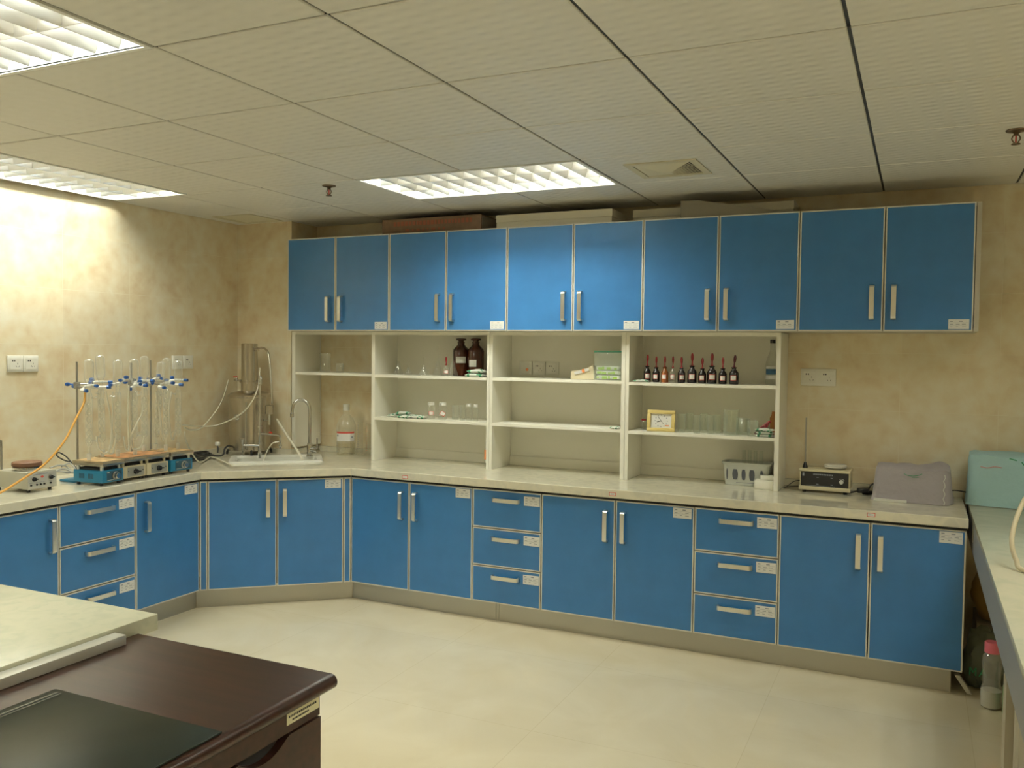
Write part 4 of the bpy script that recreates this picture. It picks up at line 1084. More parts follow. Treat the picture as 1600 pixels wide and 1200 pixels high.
t2 = s = MB(); s.box(-.168, -.02, -.140, -.09, .001, .012); s.build('base_edge', M_WHITE, t, sm=False)
s = MB(); s.tube([(.165, 4.80, ZC + .05), (.19, 4.80, ZC + .052), (.26, 4.82, ZC + .04)], .003, 6, 3); tag(s.build('black_cable', M_RUB), 'short black cord between the grey cover and the pale blue cover', 'cord')
t, tz = cover('covered_instrument', 'instrument under a pale blue cloth cover on the side table, by the wall', .475, 4.80, .48, .23, .245, M_CYAN, 8.4, -.05, .035, ((-.5, .0, .012, .4),))
s = MB(); s.tube([(-.19, -.119, .19), (-.16, -.120, .186), (-.13, -.119, .193), (-.10, -.118, .19)], .0014, 5, 4); s.build('red_thread', M_REDP, t)
s = MB(); s.tube([(-.07, -.112, .236), (-.04, -.113, .228)], .003, 5, 0)
for k in range(4): s.tube([(-.02 + k * .015, -.113, .222 - k * .008), (-.008 + k * .015, -.113, .206 - k * .008)], .003, 5, 0)
s.build('green_scribble', M_GPRINT, t)

# ------------------------------------------------------------------ side table on the right
TX0 = .236; tt_ = .022
t = thing('side_table', 'long marble-topped steel side table running along the right of the photo', 'table', (TX0, 3.6, 0), 0)
s = MB(); s.box(TX0, TX0 + .75, 2.2 - .6, W - .003, ZC - tt_, ZC, bev=.002); s.build('table_top', M_COUNT2, t, True)
s = MB(); s.box(TX0 + .003, TX0 + .018, 1.65, W - .003, .648, ZC - tt_); s.build('apron', M_TABLEM, t, True, sm=False)
s = MB(); s.box(TX0 - .0, TX0 + .022, 4.33, 4.38, .70, ZC - tt_); s.build('joint_plate', M_TABLEW, t, True, sm=False)
for y in (2.66, 1.65):
    s = MB(); s.box(TX0 + .001, TX0 + .06, y, y + .08, .0, .648); s.build('leg', M_TABLEW, t, True, sm=False)
for y in (2.70, 1.65):
    s = MB(); s.box(TX0 + .69, TX0 + .745, y, y + .06, .0, ZC - tt_); s.build('leg', M_TABLEW, t, True, sm=False)
s = MB(); s.box(TX0 + .03, TX0 + .045, 2.1, 2.66, .02, .648); s.build('side_panel', M_TABLEW, t, True, sm=False)
s = MB(); s.box(TX0 + .02, TX0 + .03, 2.62, 2.635, .02, .648); s.build('metal_strip', M_ALU, t, True, sm=False)

# ivory cable arching over the side table
a0, a1, a2, a3, a4 = at(1612, 770, 1, 3.5), at(1592, 800, 1, 3.45), at(1581, 842, 1, 3.38), at(1588, 875, 1, 3.34), at(1606, 893, 1, 3.3)
s = MB(); s.tube([a0 + Vector((.1, .03, .03)), a0, a1, a2, a3, a4, Vector((.55, 3.22, ZC + .010))], .008, 10, 8); tag(s.build('thick_cable', mat('ivory_cable', (.58, .50, .34), .5)), 'thick ivory cable curving above the side table at the right edge', 'cable')

# clutter on the floor under the side table
def blob(name, label, c, r3, mt, seed, cat='bag', amp=.18, flatten=0):
    s = MB(); bmesh.ops.create_icosphere(s.bm, subdivisions=4, radius=1)
    for v in s.bm.verts:
        d = v.co.normalized(); k = 1 + amp * noise.noise(d * 2.1 + Vector((seed, 0, 0))) + amp * .6 * noise.noise(d * 5 + Vector((0, seed, 0)))
        v.co = Vector((d.x * r3[0] * k, d.y * r3[1] * k, max(d.z * r3[2] * k, -r3[2] * .82)))
    for v in s.bm.verts: v.co.z += r3[2] * .82 + .001
    o = s.build(name, mt); o.location = c; return tag(o, label, cat)
o = blob('plastic_bag', 'dark crumpled plastic bag with green letters on the floor under the side table', (.31, 4.50, 0), (.09, .08, .15), M_BAG, 2.2)
t = o
s = MB()   # the letter A printed in green, and an H stroke
lp = at(1527, 1050, 1, 4.41)
def stroke(a_, c_, w2=.006): s.tube([a_, c_], w2 * .5, 5, 0)
L0 = Vector((lp.x - .31, -.092, lp.z))
for (a_, c_) in (((-.03, 0, -.018), (-.03, 0, .018)), ((-.03, 0, .018), (-.018, 0, -.004)), ((-.018, 0, -.004), (-.006, 0, .018)), ((-.006, 0, .018), (-.006, 0, -.018)), ((.008, 0, -.018), (.022, 0, .018)), ((.022, 0, .018), (.036, 0, -.018)), ((.013, 0, -.006), (.031, 0, -.006))):
    stroke(L0 + Vector(a_), L0 + Vector(c_))
s.build('green_lettering', M_GPRINT, o)
blob('sack', 'yellow-brown sack under the side table behind the pink-capped bottle', (.38, 4.72, .263), (.12, .12, .15), M_BAGY, 5.2, 'sack', .1)
t = thing('carton_stack', 'low cardboard carton under the side table carrying the yellow-brown sack', 'box', (.42, 4.72, 0), 0)
s = MB(); s.box(-.14, .16, -.1, .2, .001, .262, bev=.004); s.build('body', M_CARDG, t)
s = MB(); s.box(.034, .0362, -.1005, -.0995, .0, .26); s.build('seam', M_CARD, t, sm=False)
p = at(1546, 1096, 2, 0)
t = thing('plastic_bottle', 'clear plastic bottle with pink cap and white powder on the floor under the side table', 'bottle', (p.x, 4.26, 0), 0)
s = MB(); s.lathe((0, 0, .001), [(.034, 0), (.042, .006), (.042, .075), (.034, .11), (.036, .16), (.040, .19), (.036, .225), (.028, .235), (.028, .25)], 22, cap=False); s.build('body', glass('clear_plastic', (.85, .85, .80), haze=.15), t)
s = MB(); s.lathe((0, 0, .003), [(.032, 0), (.040, .006), (.040, .074)], 22); s.build('powder', M_POWDER, t)
s = MB(); s.lathe((0, 0, .242), [(.031, 0), (.031, .042), (.028, .046), (.001, .046)], 22); s.build('cap', M_PINK, t)
t = thing('green_bottle', 'green plastic spray bottle partly hidden by the table leg, beside the pink-capped bottle', 'bottle', (p.x + .068, 4.20, 0), 0)
s = MB(); s.lathe((0, 0, .001), [(.028, 0), (.03, .01), (.03, .12), (.012, .16), (.012, .19), (.02, .195), (.02, .22)], 18); s.build('body', M_GREEN, t)
pb0, pb1 = at(1495, 1053, 1, 4.40), at(1515, 1083, 1, 4.37)
t = thing('loose_strip', 'loose white strip of board leaning at the right end of the kick board', 'board', (pb1.x, pb1.y, 0), 0)
s = MB(); a_ = Vector((pb0.x - pb1.x, .05, pb0.z)); s.prism([(-.010, 0), (.010, 0), (a_.x + .010, a_.z), (a_.x - .010, a_.z)], -.03, .0, Matrix(((1, 0, 0, 0), (0, 0, -1, 0), (0, 1, 0, .003), (0, 0, 0, 1)))); s.build('body', M_CARC, t, sm=False)

# ------------------------------------------------------------------ marble bench, rail and dark desk (lower left)
IZ = .785; ic = at(247, 959, 2, IZ)
t = thing('island_bench', 'pale marble-topped bench in the lower left corner behind the dark desk', 'bench', (ic.x - .4, 1.0, 0), 0)
s = MB(); s.box(ic.x - 1.3, ic.x, .2, ic.y, IZ - .045, IZ, bev=.002); s.build('bench_top', M_ISL, t, True)
s = MB(); s.box(ic.x - 1.27, ic.x - .03, .23, ic.y - .05, .08, IZ - .045); s.build('cabinet_body', M_CARC, t, True, sm=False)
s = MB(); s.box(ic.x - 1.22, ic.x - .07, .28, ic.y - .10, .0, .08); s.build('plinth', M_KICK, t, True, sm=False)
DZ = .75; dc = at(520, 1058, 2, DZ); db = at(229, 988, 2, DZ)
DX1, DY1, DX0 = dc.x, (dc.y + db.y) / 2 + .0, ic.x + .002
DY0 = .15
t = thing('wooden_desk', 'dark reddish-brown wooden desk with rounded edge in the lower left corner', 'desk', ((DX0 + DX1) / 2, .9, 0), 0)
s = MB()
# top with bullnose along the front (x = DX1) edge
prof = [(DX0, DZ - .036), (DX1 - .03, DZ - .036)] + [(DX1 - .018 + .018 * math.sin(a_), DZ - .018 - .018 * math.cos(a_)) for a_ in [PI * k / 8 for k in range(9)]] + [(DX0, DZ)]
s.prism(prof, -DY1, -DY0, Matrix(((1, 0, 0, 0), (0, 0, -1, 0), (0, 1, 0, 0), (0, 0, 0, 1)))); s.build('desk_top', M_WOOD, t, True)
BX1 = -1.25; BY1 = DY1 - .045
s = MB(); s.box(DX0 + .03, BX1 - .02, BY1 - .5, BY1, .04, DZ - .0365); s.build('pedestal', M_WOOD, t, True, sm=False)
s = MB(); s.box(DX0 + .03, BX1 - .02, DY0 + .05, DY0 + .5, .04, DZ - .0365); s.build('pedestal', M_WOOD, t, True, sm=False)
s = MB(); s.box(BX1 - .018, BX1, BY1 - .5, BY1, .668, DZ - .0365); s.build('top_fascia', M_WOOD, t, True, sm=False)
s = MB(); s.box(BX1 - .018, BX1, DY0 + .05, BY1 - .505, .668, DZ - .0365); s.build('middle_drawer', M_WOOD, t, True, sm=False)
for k, (z0, z1) in enumerate(((.46, .664), (.25, .456), (.05, .246))):
    s = MB(); ys_ = [BY1 - .5 + .5 * q / 50 for q in range(51)]; ctr = 1.437
    top = [(y, z1 - .030 * max(0, 1 - ((y - ctr) / .078) ** 2)) for y in ys_]
    pts = [(BY1 - .5, z0), (BY1, z0)] + top[::-1]
    s.prism([(a_, b_) for a_, b_ in pts], BX1 - .018, BX1 + .003, Matrix(((0, 0, 1, 0), (1, 0, 0, 0), (0, 1, 0, 0), (0, 0, 0, 1))))
    dr = s.build('drawer', M_WOOD, t, True, sm=False)
    s = MB(); s.box(BX1 - .0195, BX1 - .0185, ctr - .1, ctr + .1, z1 - .05, z1); s.build('finger_pull', M_DARK, dr, True, sm=False)
s = MB(); s.m(M_YELLOWP).box(BX1, BX1 + .001, 1.512, BY1 - .003, .686, .712)
s.m(M_DARK); rr = random.Random(4); y = 1.518
while y < BY1 - .015: w2 = rr.uniform(.003, .006); s.box(BX1 + .0011, BX1 + .0016, y, y + w2, .701, .706); y += w2 + .002
y = 1.53
while y < BY1 - .045: w2 = rr.uniform(.002, .005); s.box(BX1 + .0011, BX1 + .0016, y, y + w2, .692, .696); y += w2 + .0015
s.build('paper_label', None, t, True, sm=False, label='cream paper label with printed line')
# metal rail standing on the desk's far side
rp = at(201, 1006, 2, DZ); rx = rp.x
t = thing('metal_rail', 'brushed metal rail lying along the desk top beside the marble bench', 'rail', (rx - .02, 1.0, DZ), 0)
s = MB(); s.box(rx - .042, rx, .2, at(201, 992, 2, DZ + .026).y - .002, DZ + .0005, DZ + .026, bev=.001); s.build('body', mat('pale_brushed_rail', (.80, .80, .76), .3, .4), t, True)
# desk mat
m0, m1 = at(117, 1079, 2, DZ + .003), at(339.5, 1148, 2, DZ + .003)
t = thing('desk_mat', 'dark green glass desk mat lying on the wooden desk', 'desk mat', (m1.x - .25, m1.y - .4, DZ), 0)
s = MB(); s.box(m1.x - .49, m1.x, m1.y - .8, (m0.y + m1.y) / 2, DZ + .0005, DZ + .0045, bev=.001); s.build('glass_sheet', M_MAT, t, True)
s = MB(); s.box(m1.x - .49 + .02, m1.x - .49 + .026, m1.y - .79, m1.y, DZ + .0046, DZ + .0052); s.box(m1.x - .49 + .034, m1.x - .49 + .037, m1.y - .79, m1.y, DZ + .0046, DZ + .0052); s.build('edge_line', mat('mat_line', (.10, .10, .09), .3), t, True, sm=False)
# ------------------------------------------------------------------ equipment on the left worktop
ZB = ZC
# beige stirrer with brown disc
t = thing('magnetic_stirrer', 'beige magnetic stirrer with a brown round plate at the far left of the worktop', 'magnetic stirrer', (-3.893, 2.875, ZB), PI / 2 + .06)
s = MB(); s.box(-.078, .078, 0, .24, .016, .098, bev=.003); s.box(-.082, .082, -.004, .0, .014, .1, bev=.001); s.build('casing', mat('beige_grey_enamel', (.46, .45, .37), .4), t)
s = MB(); s.box(-.078, .076, -.0055, -.0038, .018, .094); fp = s.build('front_panel', mat('silver_panel', (.58, .57, .52), .35, .3), t, sm=False)
s = MB(); rr = random.Random(6); x = -.055
while x < .03: w2 = rr.uniform(.004, .007); s.box(x, x + w2, -.0064, -.0054, .083, .088); x += w2 + .0015
for xx in (-.066, -.034, -.012, .008, .044): s.box(xx - .008, xx + .008, -.0064, -.0054, .046, .0475)
s.build('panel_print', M_INK, fp, sm=False)
s = MB(); s.poly([(-.014, -.0066, .072), (-.003, -.0066, .065), (.008, -.0066, .072), (-.003, -.0066, .079)]); s.build('red_emblem', M_REDP, fp, sm=False)
for xx, zz in ((-.048, .064), (.046, .064)): s = MB(); s.cyl((xx, -.005, zz), (xx, -.016, zz), .011, .009, 16); s.box(xx - .013, xx + .013, -.020, -.012, zz - .003, zz + .003); s.build('knob', M_BLACK, t)
for xx in (-.066, -.034, -.012, .008, .044): s = MB(); s.cyl((xx, -.005, .036), (xx, -.011, .036), .0042, seg=10); s.build('switch', M_DARK, t)
s = MB(); s.cyl((.0, .10, .098), (.0, .10, .108), .05, seg=24); s.lathe((0, .10, .108), [(.062, 0), (.066, .003), (.066, .007), (.02, .008)], 28); s.build('steel_plate', M_CHROME, t)
s = MB(); s.lathe((0, .10, .118), [(.064, 0), (.068, .004), (.068, .018), (.064, .022), (.03, .0225), (.028, .024), (.001, .024)], 30); s.build('brown_disc', M_BROWND, t)
s = MB(); s.cyl((-.05, .215, .09), (-.05, .215, .245), .0055, seg=10); s.build('support_rod', M_ROD, t)
for sx in (-.06, .06):
    for sy in (.02, .22): s = MB(); s.cyl((sx, sy, .0005), (sx, sy, .016), .009); s.build('foot', M_BLACK, t)

# four hotplates
def hotplate(label, cx, cy, w, d, kind, rz=0):
    t = thing('hotplate', label, 'hotplate', (cx, cy, ZB), PI / 2 + rz, 'small square laboratory hotplates')
    body, topm = (M_HPB, M_HPT2) if kind == 'b' else (M_HPC, M_HPT)
    hw = w / 2
    s = MB(); s.box(-hw, hw, 0, d, .015, .078, bev=.002); s.build('casing', body, t)
    s = MB(); s.box(-.3 * w, .42 * w, -.0012, .0005, .022, .072); fp = s.build('control_panel', mat('dark_blue_panel', (.03, .08, .12), .3) if kind == 'b' else M_PANEL, t, sm=False)
    s = MB()
    if kind == 'b':
        s.cyl((.014, -.001, .046), (.014, -.007, .046), .022, seg=22); s.build('knob_ring', M_ROD, fp); s = MB()
        s.lathe((0, 0, 0), [(.017, 0), (.016, .016), (.013, .019), (.001, .019)], 20, Matrix.Rotation(PI / 2, 3, 'X')); s.bm.transform(Matrix.Translation(Vector((.014, -.006, .046)))); s.build('knob', M_CHROME, t)
        s = MB()
        for k in range(2):
            for j in range(4): s.box(-hw - .0008, -hw + .001, .06 + k * .06 + j * .009, .064 + k * .06 + j * .009, .035, .06)
        s.build('vent_slots', M_DARK, t, sm=False)
        s = MB(); s.box(-.04, -.025, -.0022, -.001, .064, .067); s.box(-.04, .03, -.0022, -.001, .025, .027); s.build('panel_print', M_WHITE, fp, sm=False)
    else:
        s.cyl((.008, -.001, .046), (.008, -.014, .046), .015, .012, 18); s.box(-.012, .028, -.02, -.010, .043, .049); s.build('knob', M_BLACK, t)
        s = MB()
        for xx in (-.26 * w, .37 * w): s.cyl((xx, -.001, .05), (xx, -.003, .05), .003, seg=10)
        s.build('screws', M_DARK, fp)
    s = MB(); s.box(-hw * .8, hw * .8, .02, d - .02, .078, .09); s.build('heater_core', M_DARK, t, sm=False)
    for sx in (-.8, .8):
        for sy in (.018, d - .02): s = MB(); s.box(sx * hw - .006, sx * hw + .006, sy - .006, sy + .006, .078, .100); s.build('post', body if kind == 'c' else M_WHITE, t, sm=False)
    s = MB(); s.box(-hw - .004, hw + .004, -.006, d + .004, .100, .124, bev=.002); pt = s.build('plate_frame', M_STEEL, t)
    s = MB(); s.box(-hw + .006, hw - .006, .004, d - .006, .1235, .1262, bev=.001); s.build('heating_surface', topm, pt)
    for sx in (-.8, .8):
        for sy in (.02, d - .02): s = MB(); s.cyl((sx * hw, sy, .0005), (sx * hw, sy, .016), .009, seg=12); s.build('foot', M_BLACK, t)
    return t
hotplate('turquoise-blue hotplate nearest the camera, left end of the row of four', -3.763, 3.182, .142, .19, 'b', .10)
hotplate('cream hotplate right of the nearest blue one, second of the row', -3.795, 3.346, .150, .20, 'c', 0)
hotplate('cream hotplate with the reddest plate, third of the row', -3.795, 3.503, .148, .20, 'c', 0)
hotplate('turquoise-blue hotplate at the far end of the row, nearest the sink', -3.785, 3.668, .150, .19, 'b', -.06)
PT = ZB + .1262

# retort stands
def stand(label, x, y, ztop, basem, bz=0):
    t = thing('retort_stand', label, 'retort stand', (x, y, ZB), bz, 'retort stands behind the hotplates')
    s = MB(); s.box(-.07, .04, -.055, .055, .0005, .012, bev=.003); s.build('base_plate', basem, t)
    s = MB(); s.cyl((0, 0, .011), (0, 0, ztop - ZB), .0055, seg=12); s.build('rod', M_ROD, t)
def on_x(px, py, X): return at(px, py, 0, X)
r1 = on_x(120, 565, -4.02); r2 = on_x(205, 567, -4.03); r3 = on_x(235, 563, -4.05)
stand('retort stand with blue base, nearest the camera, left of the hotplates', -4.02, r1.y, r1.z, M_HPB)
stand('retort stand behind the two cream hotplates, left one', -4.03, r2.y, r2.z, M_DARK)
stand('retort stand behind the two cream hotplates, right one', -4.05, r3.y, r3.z, M_DARK)

# bulb condensers
def condenser():
    t = thing('bulb_condenser', '', 'condenser', (0, 0, 0), 0, 'glass bulb condensers in clamps')
    s = MB(); s.lathe((0, 0, 0), [(.0095, .0), (.012, .034), (.0115, .035)], 14, cap=False); s.build('ground_joint', M_FROST, t)
    s = MB(); s.lathe((0, 0, 0), [(.006, .030), (.006, .072), (.014, .082), (.017, .092), (.017, .335), (.014, .346), (.010, .354), (.010, .385)], 18, cap=False); s.build('outer_jacket', M_LABG, t)
    s = MB(); pr = [(.005, .075)]
    for k in range(6):
        z = .105 + k * .036
        for q in range(7):
            a_ = PI * q / 6; pr.append((.004 + .0085 * math.sin(a_), z - .016 * math.cos(a_)))
    pr += [(.005, .335), (.007, .35)]
    s.lathe((0, 0, 0), pr, 14, cap=False); s.build('bulb_tube', M_LABG, t)
    s = MB(); s.tube([(.015, 0, .105), (.035, 0, .103), (.042, 0, .098)], .004, 8, 4); s.tube([(.015, 0, .325), (.034, 0, .328), (.042, 0, .332)], .004, 8, 4); s.build('side_arms', M_LABG, t)
    s = MB(); s.lathe((0, 0, 0), [(.010, .380), (.012, .395), (.021, .412), (.0235, .425), (.0235, .505), (.021, .518), (.012, .526), (.001, .528)], 20, cap=False); s.build('upturned_cup', M_LABG, t)
    return t
CON = [(139, 700, -3.86, 'leftmost condenser, above the nearest blue hotplate'), (160, 690, -3.93, 'second condenser from the left, taller, behind the first two'), (184, 690, -3.87, 'third condenser from the left, above the first cream hotplate'),
       (211, 686, -3.86, 'fourth condenser from the left, above the join of the cream hotplates'), (225, 686, -3.94, 'fifth condenser, directly behind the fourth'), (243, 678, -3.95, 'sixth condenser, tilted, in front of the right rod'),
       (259, 680, -3.86, 'seventh condenser, above the far blue hotplate'), (278, 676, -3.88, 'rightmost condenser, standing clear of the others')]
proto = None; CP_ = []
for px, py, X, l in CON:
    q = at(px, py, 0, X); y = q.y
    if proto is None: proto = o = condenser()
    else: o = copy_tree(proto)
    o.location = (X, y, PT + .001); tilt = .0
    o.rotation_euler = (.02 if X < -3.9 else -.01, .0, random.uniform(0, 6.28) if px != 139 else .3)
    if px == 243: o.rotation_euler = (.07, 0, 2)
    o.scale = (1, 1, {160: 1.03, 184: .985, 225: 1.02, 243: .96, 259: 1.0, 278: .975}.get(px, .99))
    o['label'] = 'glass bulb condenser: ' + l; CP_.append(Vector((X, y, PT)))

# clamps holding the condensers
def clamp(label, rod, con, z, wing=True):
    d = Vector((con.x - rod.x, con.y - rod.y, 0)); L = d.length; d.normalize()
    t = thing('retort_clamp', label, 'clamp', (rod.x, rod.y, z), math.atan2(d.y, d.x), 'retort clamps with blue knobs')
    s = MB(); s.box(-.016, .016, -.012, .012, -.012, .012, bev=.003); s.cyl((-.012, 0, 0), (L - .06, 0, 0), .005, seg=10); s.build('arm', M_ROD, t)
    s = MB(); s.tube([(L - .065, 0, 0), (L - .045, .018, .008), (L - .02, .026, .011), (L + .032, .025, .011)], .0075, 8, 4); s.build('upper_prong', M_PRONG, t)
    s = MB(); s.tube([(L - .065, 0, -.006), (L - .045, -.018, -.012), (L - .02, -.026, -.014), (L + .032, -.025, -.014)], .0075, 8, 4); s.build('lower_prong', M_PRONG, t)
    for q in (1, -1):
        s = MB(); s.cyl((L + .026, q * .025, -.0015 + q * .0125), (L + .048, q * .025, -.0015 + q * .0125), .009, seg=10); s.build('prong_tip', M_KNOBB, t)
    for (a_, c_) in (((-.016, 0, 0), (-.045, 0, 0)), ((L - .055, .01, .0), (L - .055, .03, .024))):
        s = MB(); s.cyl(a_, c_, .0035, seg=8); v = Vector(c_); s.lathe(v, [(.004, -.010), (.013, -.006), (.013, .006), (.004, .010)], 8); s.build('wing_knob', M_KNOBB, t)
rods = [Vector((-4.02, r1.y, 0)), Vector((-4.03, r2.y, 0)), Vector((-4.05, r3.y, 0))]
CL = [(0, 0, 1.325), (0, 1, 1.345), (1, 2, 1.335), (1, 3, 1.31), (1, 4, 1.36), (2, 5, 1.33), (2, 6, 1.345), (2, 7, 1.355)]
for n_, (ri, ci, z) in enumerate(CL):
    z2 = min(z, PT + .375) + .012 * (ci % 3)
    clamp(('clamp with blue knobs holding the ' + ('leftmost', 'second', 'third', 'fourth', 'fifth', 'sixth', 'seventh', 'rightmost')[ci] + ' glass condenser'), rods[ri], CP_[ci], z2)

# hoses
def hose(label, pts, r=.0045, mt=M_HOSE):
    s = MB(); s.tube(pts, r, 8, 7); return tag(s.build('rubber_hose', mt), label, 'hose')
def hx(l, X): return [at(a_, b_, 0, X) for a_, b_ in l]
hose('amber rubber hose sweeping down across the left wall to the worktop edge', [at(133, 612, 0, -3.88), at(131, 630, 0, -3.86), at(120, 652, 0, -3.83), at(100, 690, 0, -3.80), at(70, 725, 0, -3.80), at(36, 748, 0, -3.80), at(0, 770, 0, -3.80), at(-40, 785, 0, -3.80)], .0055, M_AMBERH)
hose('milky hose looping low between the second and third condensers', hx([(165, 612), (172, 650), (176, 690), (165, 708), (154, 700), (151, 682)], -3.83))
hose('milky hose hanging in a narrow loop in front of the third condenser', hx([(176, 612), (176, 650), (173, 690), (170, 706), (176, 708), (180, 690), (182, 677)], -3.825))
hose('milky hose crossing in front of the left of the two rear rods', hx([(202, 602), (200, 640), (201, 680), (201, 702), (196, 700), (193, 682)], -3.82))
hose('milky hose making a wide loop in front of the fourth condenser', hx([(222, 626), (222, 645), (212, 665), (204, 685), (208, 702), (220, 698), (225, 682)], -3.82))
hose('short milky hose between the sixth and seventh condensers', hx([(244, 612), (250, 650), (253, 680), (255, 688)], -3.83), .006)
hose('milky hose looping under the rightmost condenser', hx([(268, 612), (264, 640), (266, 675), (270, 687), (273, 676)], -3.84))
hose('milky hose running from the condensers over to the water still valve', [at(288, 668, 0, -3.9), at(300, 672, 1, 4.0), at(318, 666, 1, 4.2), at(345, 630, 1, 4.42), at(357, 594, 1, 4.5)])
hose('milky hose running from the condensers behind to the still outlet pipe', [at(285, 664, 0, -3.95), at(312, 666, 1, 4.15), at(340, 664, 1, 4.3), at(375, 648, 1, 4.34), at(395, 625, 1, 4.36), at(404, 600, 1, 4.40), at(406, 575, 1, 4.45)])
hose('milky hose running from the last condenser down to the sink rim', [at(289, 674, 0, -3.9), at(291, 690, 0, -3.9), Vector((-3.94, 3.95, ZC + .022)), at(330, 714, 2, ZC + .012), at(352, 722, 2, ZC + .016), at(362, 727, 2, ZC + .02)])
hose('milky hose from the still funnel arching down into the sink', [at(432, 655, 1, 4.5), at(445, 675, 1, 4.5), at(462, 700, 1, 4.45), at(472, 716, 1, 4.40), at(480, 727, 2, ZC - .03)], .008)
hose('thin milky hose dropping from the still tap into the sink', [at(436, 690, 1, 4.42), at(424, 694, 1, 4.4), at(414, 712, 1, 4.38), at(411, 722, 1, 4.36)], .004)

# cords on the left worktop
cord('black cord loop on the worktop behind the nearest retort stand', [at(112, 722, 0, -4.1), at(100, 719, 0, -4.12), at(89, 712, 0, -4.14), at(92, 707, 0, -4.14), at(104, 714, 0, -4.12), at(116, 728, 0, -4.08), at(122, 734, 0, -4.04)], .0035)
cord('grey cable tangle lying on the worktop between the stirrer and the first hotplate', [at(78, 731, 0, -4.0), at(92, 727, 0, -4.0), at(104, 729, 0, -4.02), at(110, 738, 0, -3.98), at(98, 737, 0, -3.96), at(88, 736, 0, -3.98), at(100, 733, 0, -4.0), at(117, 739, 0, -3.95)], .004, mat('grey_cable', (.34, .35, .34), .5))
cord('grey cable curving behind the first retort stand', [at(96, 729, 0, -4.05), at(108, 724, 0, -4.05), at(116, 730, 0, -4.0), at(120, 741, 0, -3.95)], .004, mat('grey_cable', (.34, .35, .34), .5))
for k, (l, dz) in enumerate((('lowest', 0), ('middle', .012), ('topmost', .024))):
    pts = [Vector((-4.18, 3.70, ZC + .008 + dz)), Vector((-4.10, 3.92 + .01 * k, ZC + .008 + dz)), Vector((-4.08, 4.12 - .02 * k, ZC + .008 + dz)), Vector((-4.15, 4.30 - .03 * k, ZC + .010 + dz)), Vector((-4.225, 4.28, ZC + .010 + dz)), Vector((-4.215, 4.05, ZC + .009 + dz)), Vector((-4.20, 3.85, ZC + .008 + dz))]
    cord('thick black cable coil beside the water still, %s strand' % l, pts, .0062)
cord('thick black power cable rising from the coil towards the water still', [Vector((-4.12, 4.12, ZC + .045)), at(345, 712, 1, 4.3), at(352, 700, 1, 4.36), at(360, 695, 1, 4.44)], .0065)
t = thing('power_plug', 'white plug standing above the black cable coil near the still', 'power plug', at(340, 694, 1, 4.28), 0)
s = MB(); s.box(-.014, .014, -.010, .010, -.010, .014, bev=.004); s.build('plug_body', M_WHITE, t); s = MB(); s.tube([(0, 0, -.008), (.003, 0, -.03), (.010, -.01, -.052)], .005, 8, 4); s.build('cord', M_RUB, t)

# ------------------------------------------------------------------ water still
SX, SY = -4.056, 4.522; R_ = .134
t = thing('water_still', 'stainless steel water still with a tall column, beside the sink', 'water still', (SX, SY, ZC), 0)
s = MB(); s.lathe((0, 0, 0), [(R_ * .97, .035), (R_, .04), (R_, .385), (R_ * 1.035, .39), (R_ * 1.035, .402), (R_ * .9, .415), (.07, .428), (.058, .430)], 40); s.build('boiler', M_STEEL, t)
s = MB(); s.lathe((0, 0, 0), [(.056, .425), (.056, .485), (.068, .486), (.068, .492), (.053, .493), (.053, .742), (.048, .745), (.001, .745)], 32); s.build('condenser_column', M_STEEL, t)
for a_ in (.3, 1.9, 3.4, 5.2):
    s = MB(); s.cyl((.062 * math.cos(a_), .062 * math.sin(a_), .478), (.062 * math.cos(a_), .062 * math.sin(a_), .502), .004, seg=8); s.build('flange_bolt', M_CHROME, t)
for a_ in (-2.4, -.75, .9, 2.4):
    s = MB(); c_, s_ = math.cos(a_), math.sin(a_); s.tube([(R_ * .9 * c_, R_ * .9 * s_, .045), (R_ * 1.04 * c_, R_ * 1.04 * s_, .03), (R_ * 1.07 * c_, R_ * 1.07 * s_, .007)], .008, 8, 4); s.build('foot', M_BLACK, t)
s = MB(); T = Matrix.Translation(Vector((.012, -R_ - .001, .26))) @ Matrix.Rotation(PI / 2, 4, 'X'); s.m(M_CHROME).lathe((0, 0, 0), [(.019, -.006), (.021, 0), (.016, .006), (.013, .004)], 20, T.to_3x3()); s.bm.transform(Matrix.Translation(T.translation)); s.build('sight_glass_ring', None, t)
s = MB(); s.cyl((.012, -R_ + .002, .26), (.012, -R_ - .002, .26), .013, seg=18); s.build('sight_glass', M_BLACK, t)
L2 = lambda px, py, Y: at(px, py, 1, Y) - Vector((SX, SY, ZC))
s = MB(); s.tube([Vector((.05, 0, .705)), L2(405, 543.5, 4.5), L2(414, 545, 4.5), L2(420, 556, 4.48), L2(423, 590, 4.46), L2(425, 631, 4.44)], .0065, 10, 6); s.cyl((.05, 0, .705), (.075, 0, .705), .012, seg=14); s.build('steam_pipe', M_STEEL, t)
c0 = L2(421, 640, 4.44); s = MB(); s.lathe((c0.x, c0.y, c0.z - .028), [(.018, -.002), (.027, 0), (.027, .056), (.024, .056), (.024, .01)], 22); s.build('water_cup', M_STEEL, t)
s = MB(); s.cyl((c0.x, c0.y, c0.z - .10), (c0.x, c0.y, c0.z - .028), .007, seg=12); a_ = L2(421, 676, 4.44); s.tube([(c0.x, c0.y, c0.z - .07), (c0.x - .04, c0.y + .005, c0.z - .072), (c0.x - .06, c0.y + .01, c0.z - .072)], .006, 8, 3); s.build('cup_stem', M_CHROME, t)
g0, g1, g2 = L2(406, 712, 4.40), L2(406, 575, 4.42), L2(408, 563, 4.42)
s = MB(); s.cyl((g0.x, g0.y, .0), (g0.x, g0.y, .30), .010, seg=14)
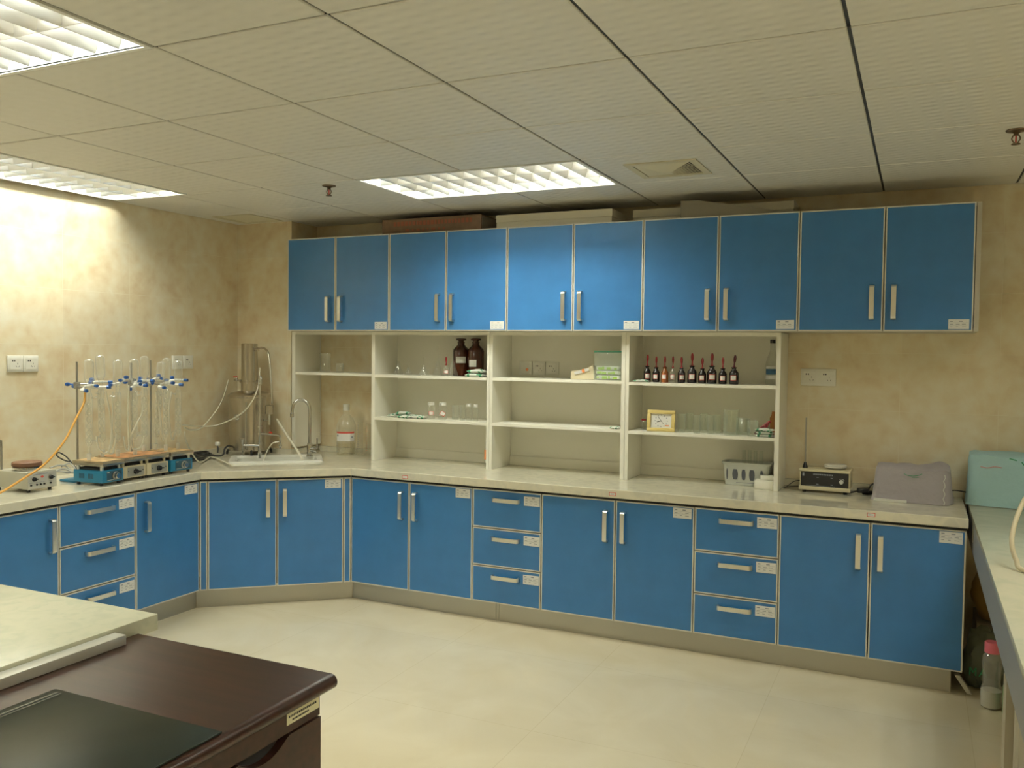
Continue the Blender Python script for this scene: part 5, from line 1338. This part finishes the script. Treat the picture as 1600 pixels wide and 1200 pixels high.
for z_ in (.03, .1, .16, .205): s.lathe((g0.x, g0.y, z_), [(.010, -.008), (.015, -.006), (.015, .006), (.010, .008)], 14)
s.tube([(g0.x, g0.y, .3), (g0.x, g0.y, .44), (g0.x - .002, g0.y, .50), (g0.x + .008, g0.y - .004, .53), (g0.x + .018, g0.y - .01, .515), (g0.x + .018, g0.y - .012, .48)], .0075, 10, 5); s.build('standpipe', M_CHROME, t)
f0 = L2(380, 690, 4.34); f1 = L2(406, 692, 4.38)
s = MB(); s.cyl((f0.x, f0.y, .085), (f1.x, f1.y + .0, .085), .006, seg=10); s.cyl((f0.x - .008, f0.y, .125), (f0.x - .008, f0.y, .09), .013, .008, 14); s.cyl((f0.x - .03, f0.y, .128), (f0.x + .014, f0.y, .128), .004, seg=8)
s.tube([(f0.x, f0.y, .09), (f0.x, f0.y, .06), (f0.x + .002, f0.y, .02)], .006, 8, 3); s.build('inlet_valve', M_CHROME, t)
h0 = L2(415, 678, 4.40); h1 = L2(436, 680, 4.40)
s = MB(); s.cyl((g0.x, g0.y, h0.z), (h1.x - .01, h1.y, h1.z), .006, seg=10); s.tube([(h1.x - .01, h1.y, h1.z), (h1.x + .008, h1.y, h1.z - .008), (h1.x + .01, h1.y, h1.z - .05)], .006, 8, 4); s.lathe((h1.x + .01, h1.y, h1.z - .085), [(.005, 0), (.009, .01), (.011, .022), (.006, .035)], 12); s.build('drain_tap', M_CHROME, t)
s = MB(); s.box(h0.x + .032, h0.x + .052, h0.y - .004, h0.y + .004, h0.z + .008, h0.z + .016); s.build('red_lever', M_RED, t)
v0 = L2(366, 594, 4.5); s = MB(); s.cyl((-.05, 0, v0.z), (v0.x - .02, 0, v0.z), .006, seg=10); s.lathe((v0.x, 0, v0.z), [(.009, -.008), (.009, .012), (.005, .018)], 12); s.build('overflow_valve', M_CHROME, t)
s = MB(); s.box(v0.x - .026, v0.x + .006, -.004, .004, v0.z + .018, v0.z + .024); s.build('red_lever', M_RED, t)
s = MB(); s.tube([(.03 * k - .0, 0, 0) for k in range(2)], .001, 4, 0); s.bm.clear(); s.cyl((R_ * .55, -R_ * .86, .05), (R_ * .55, -R_ * .86, .36), .006, seg=10); s.build('level_tube', M_CHROME, t)
EXPO = 0.60

# ------------------------------------------------------------------ world and render look
wd = bpy.data.worlds.new('world'); SC.world = wd; wd.use_nodes = True
wd.node_tree.nodes['Background'].inputs[0].default_value = (1, .95, .85, 1); wd.node_tree.nodes['Background'].inputs[1].default_value = .02
SC.view_settings.view_transform = 'Standard'; SC.view_settings.look = 'None'; SC.view_settings.gamma = 1
SC.view_settings.exposure = EXPO
SC.cycles.use_denoising = True; SC.cycles.max_bounces = 10; SC.cycles.diffuse_bounces = 5; SC.cycles.transparent_max_bounces = 24
SC.cycles.glossy_bounces = 4; SC.cycles.caustics_reflective = True; SC.cycles.caustics_refractive = False
SC.cycles.sample_clamp_indirect = 2.5
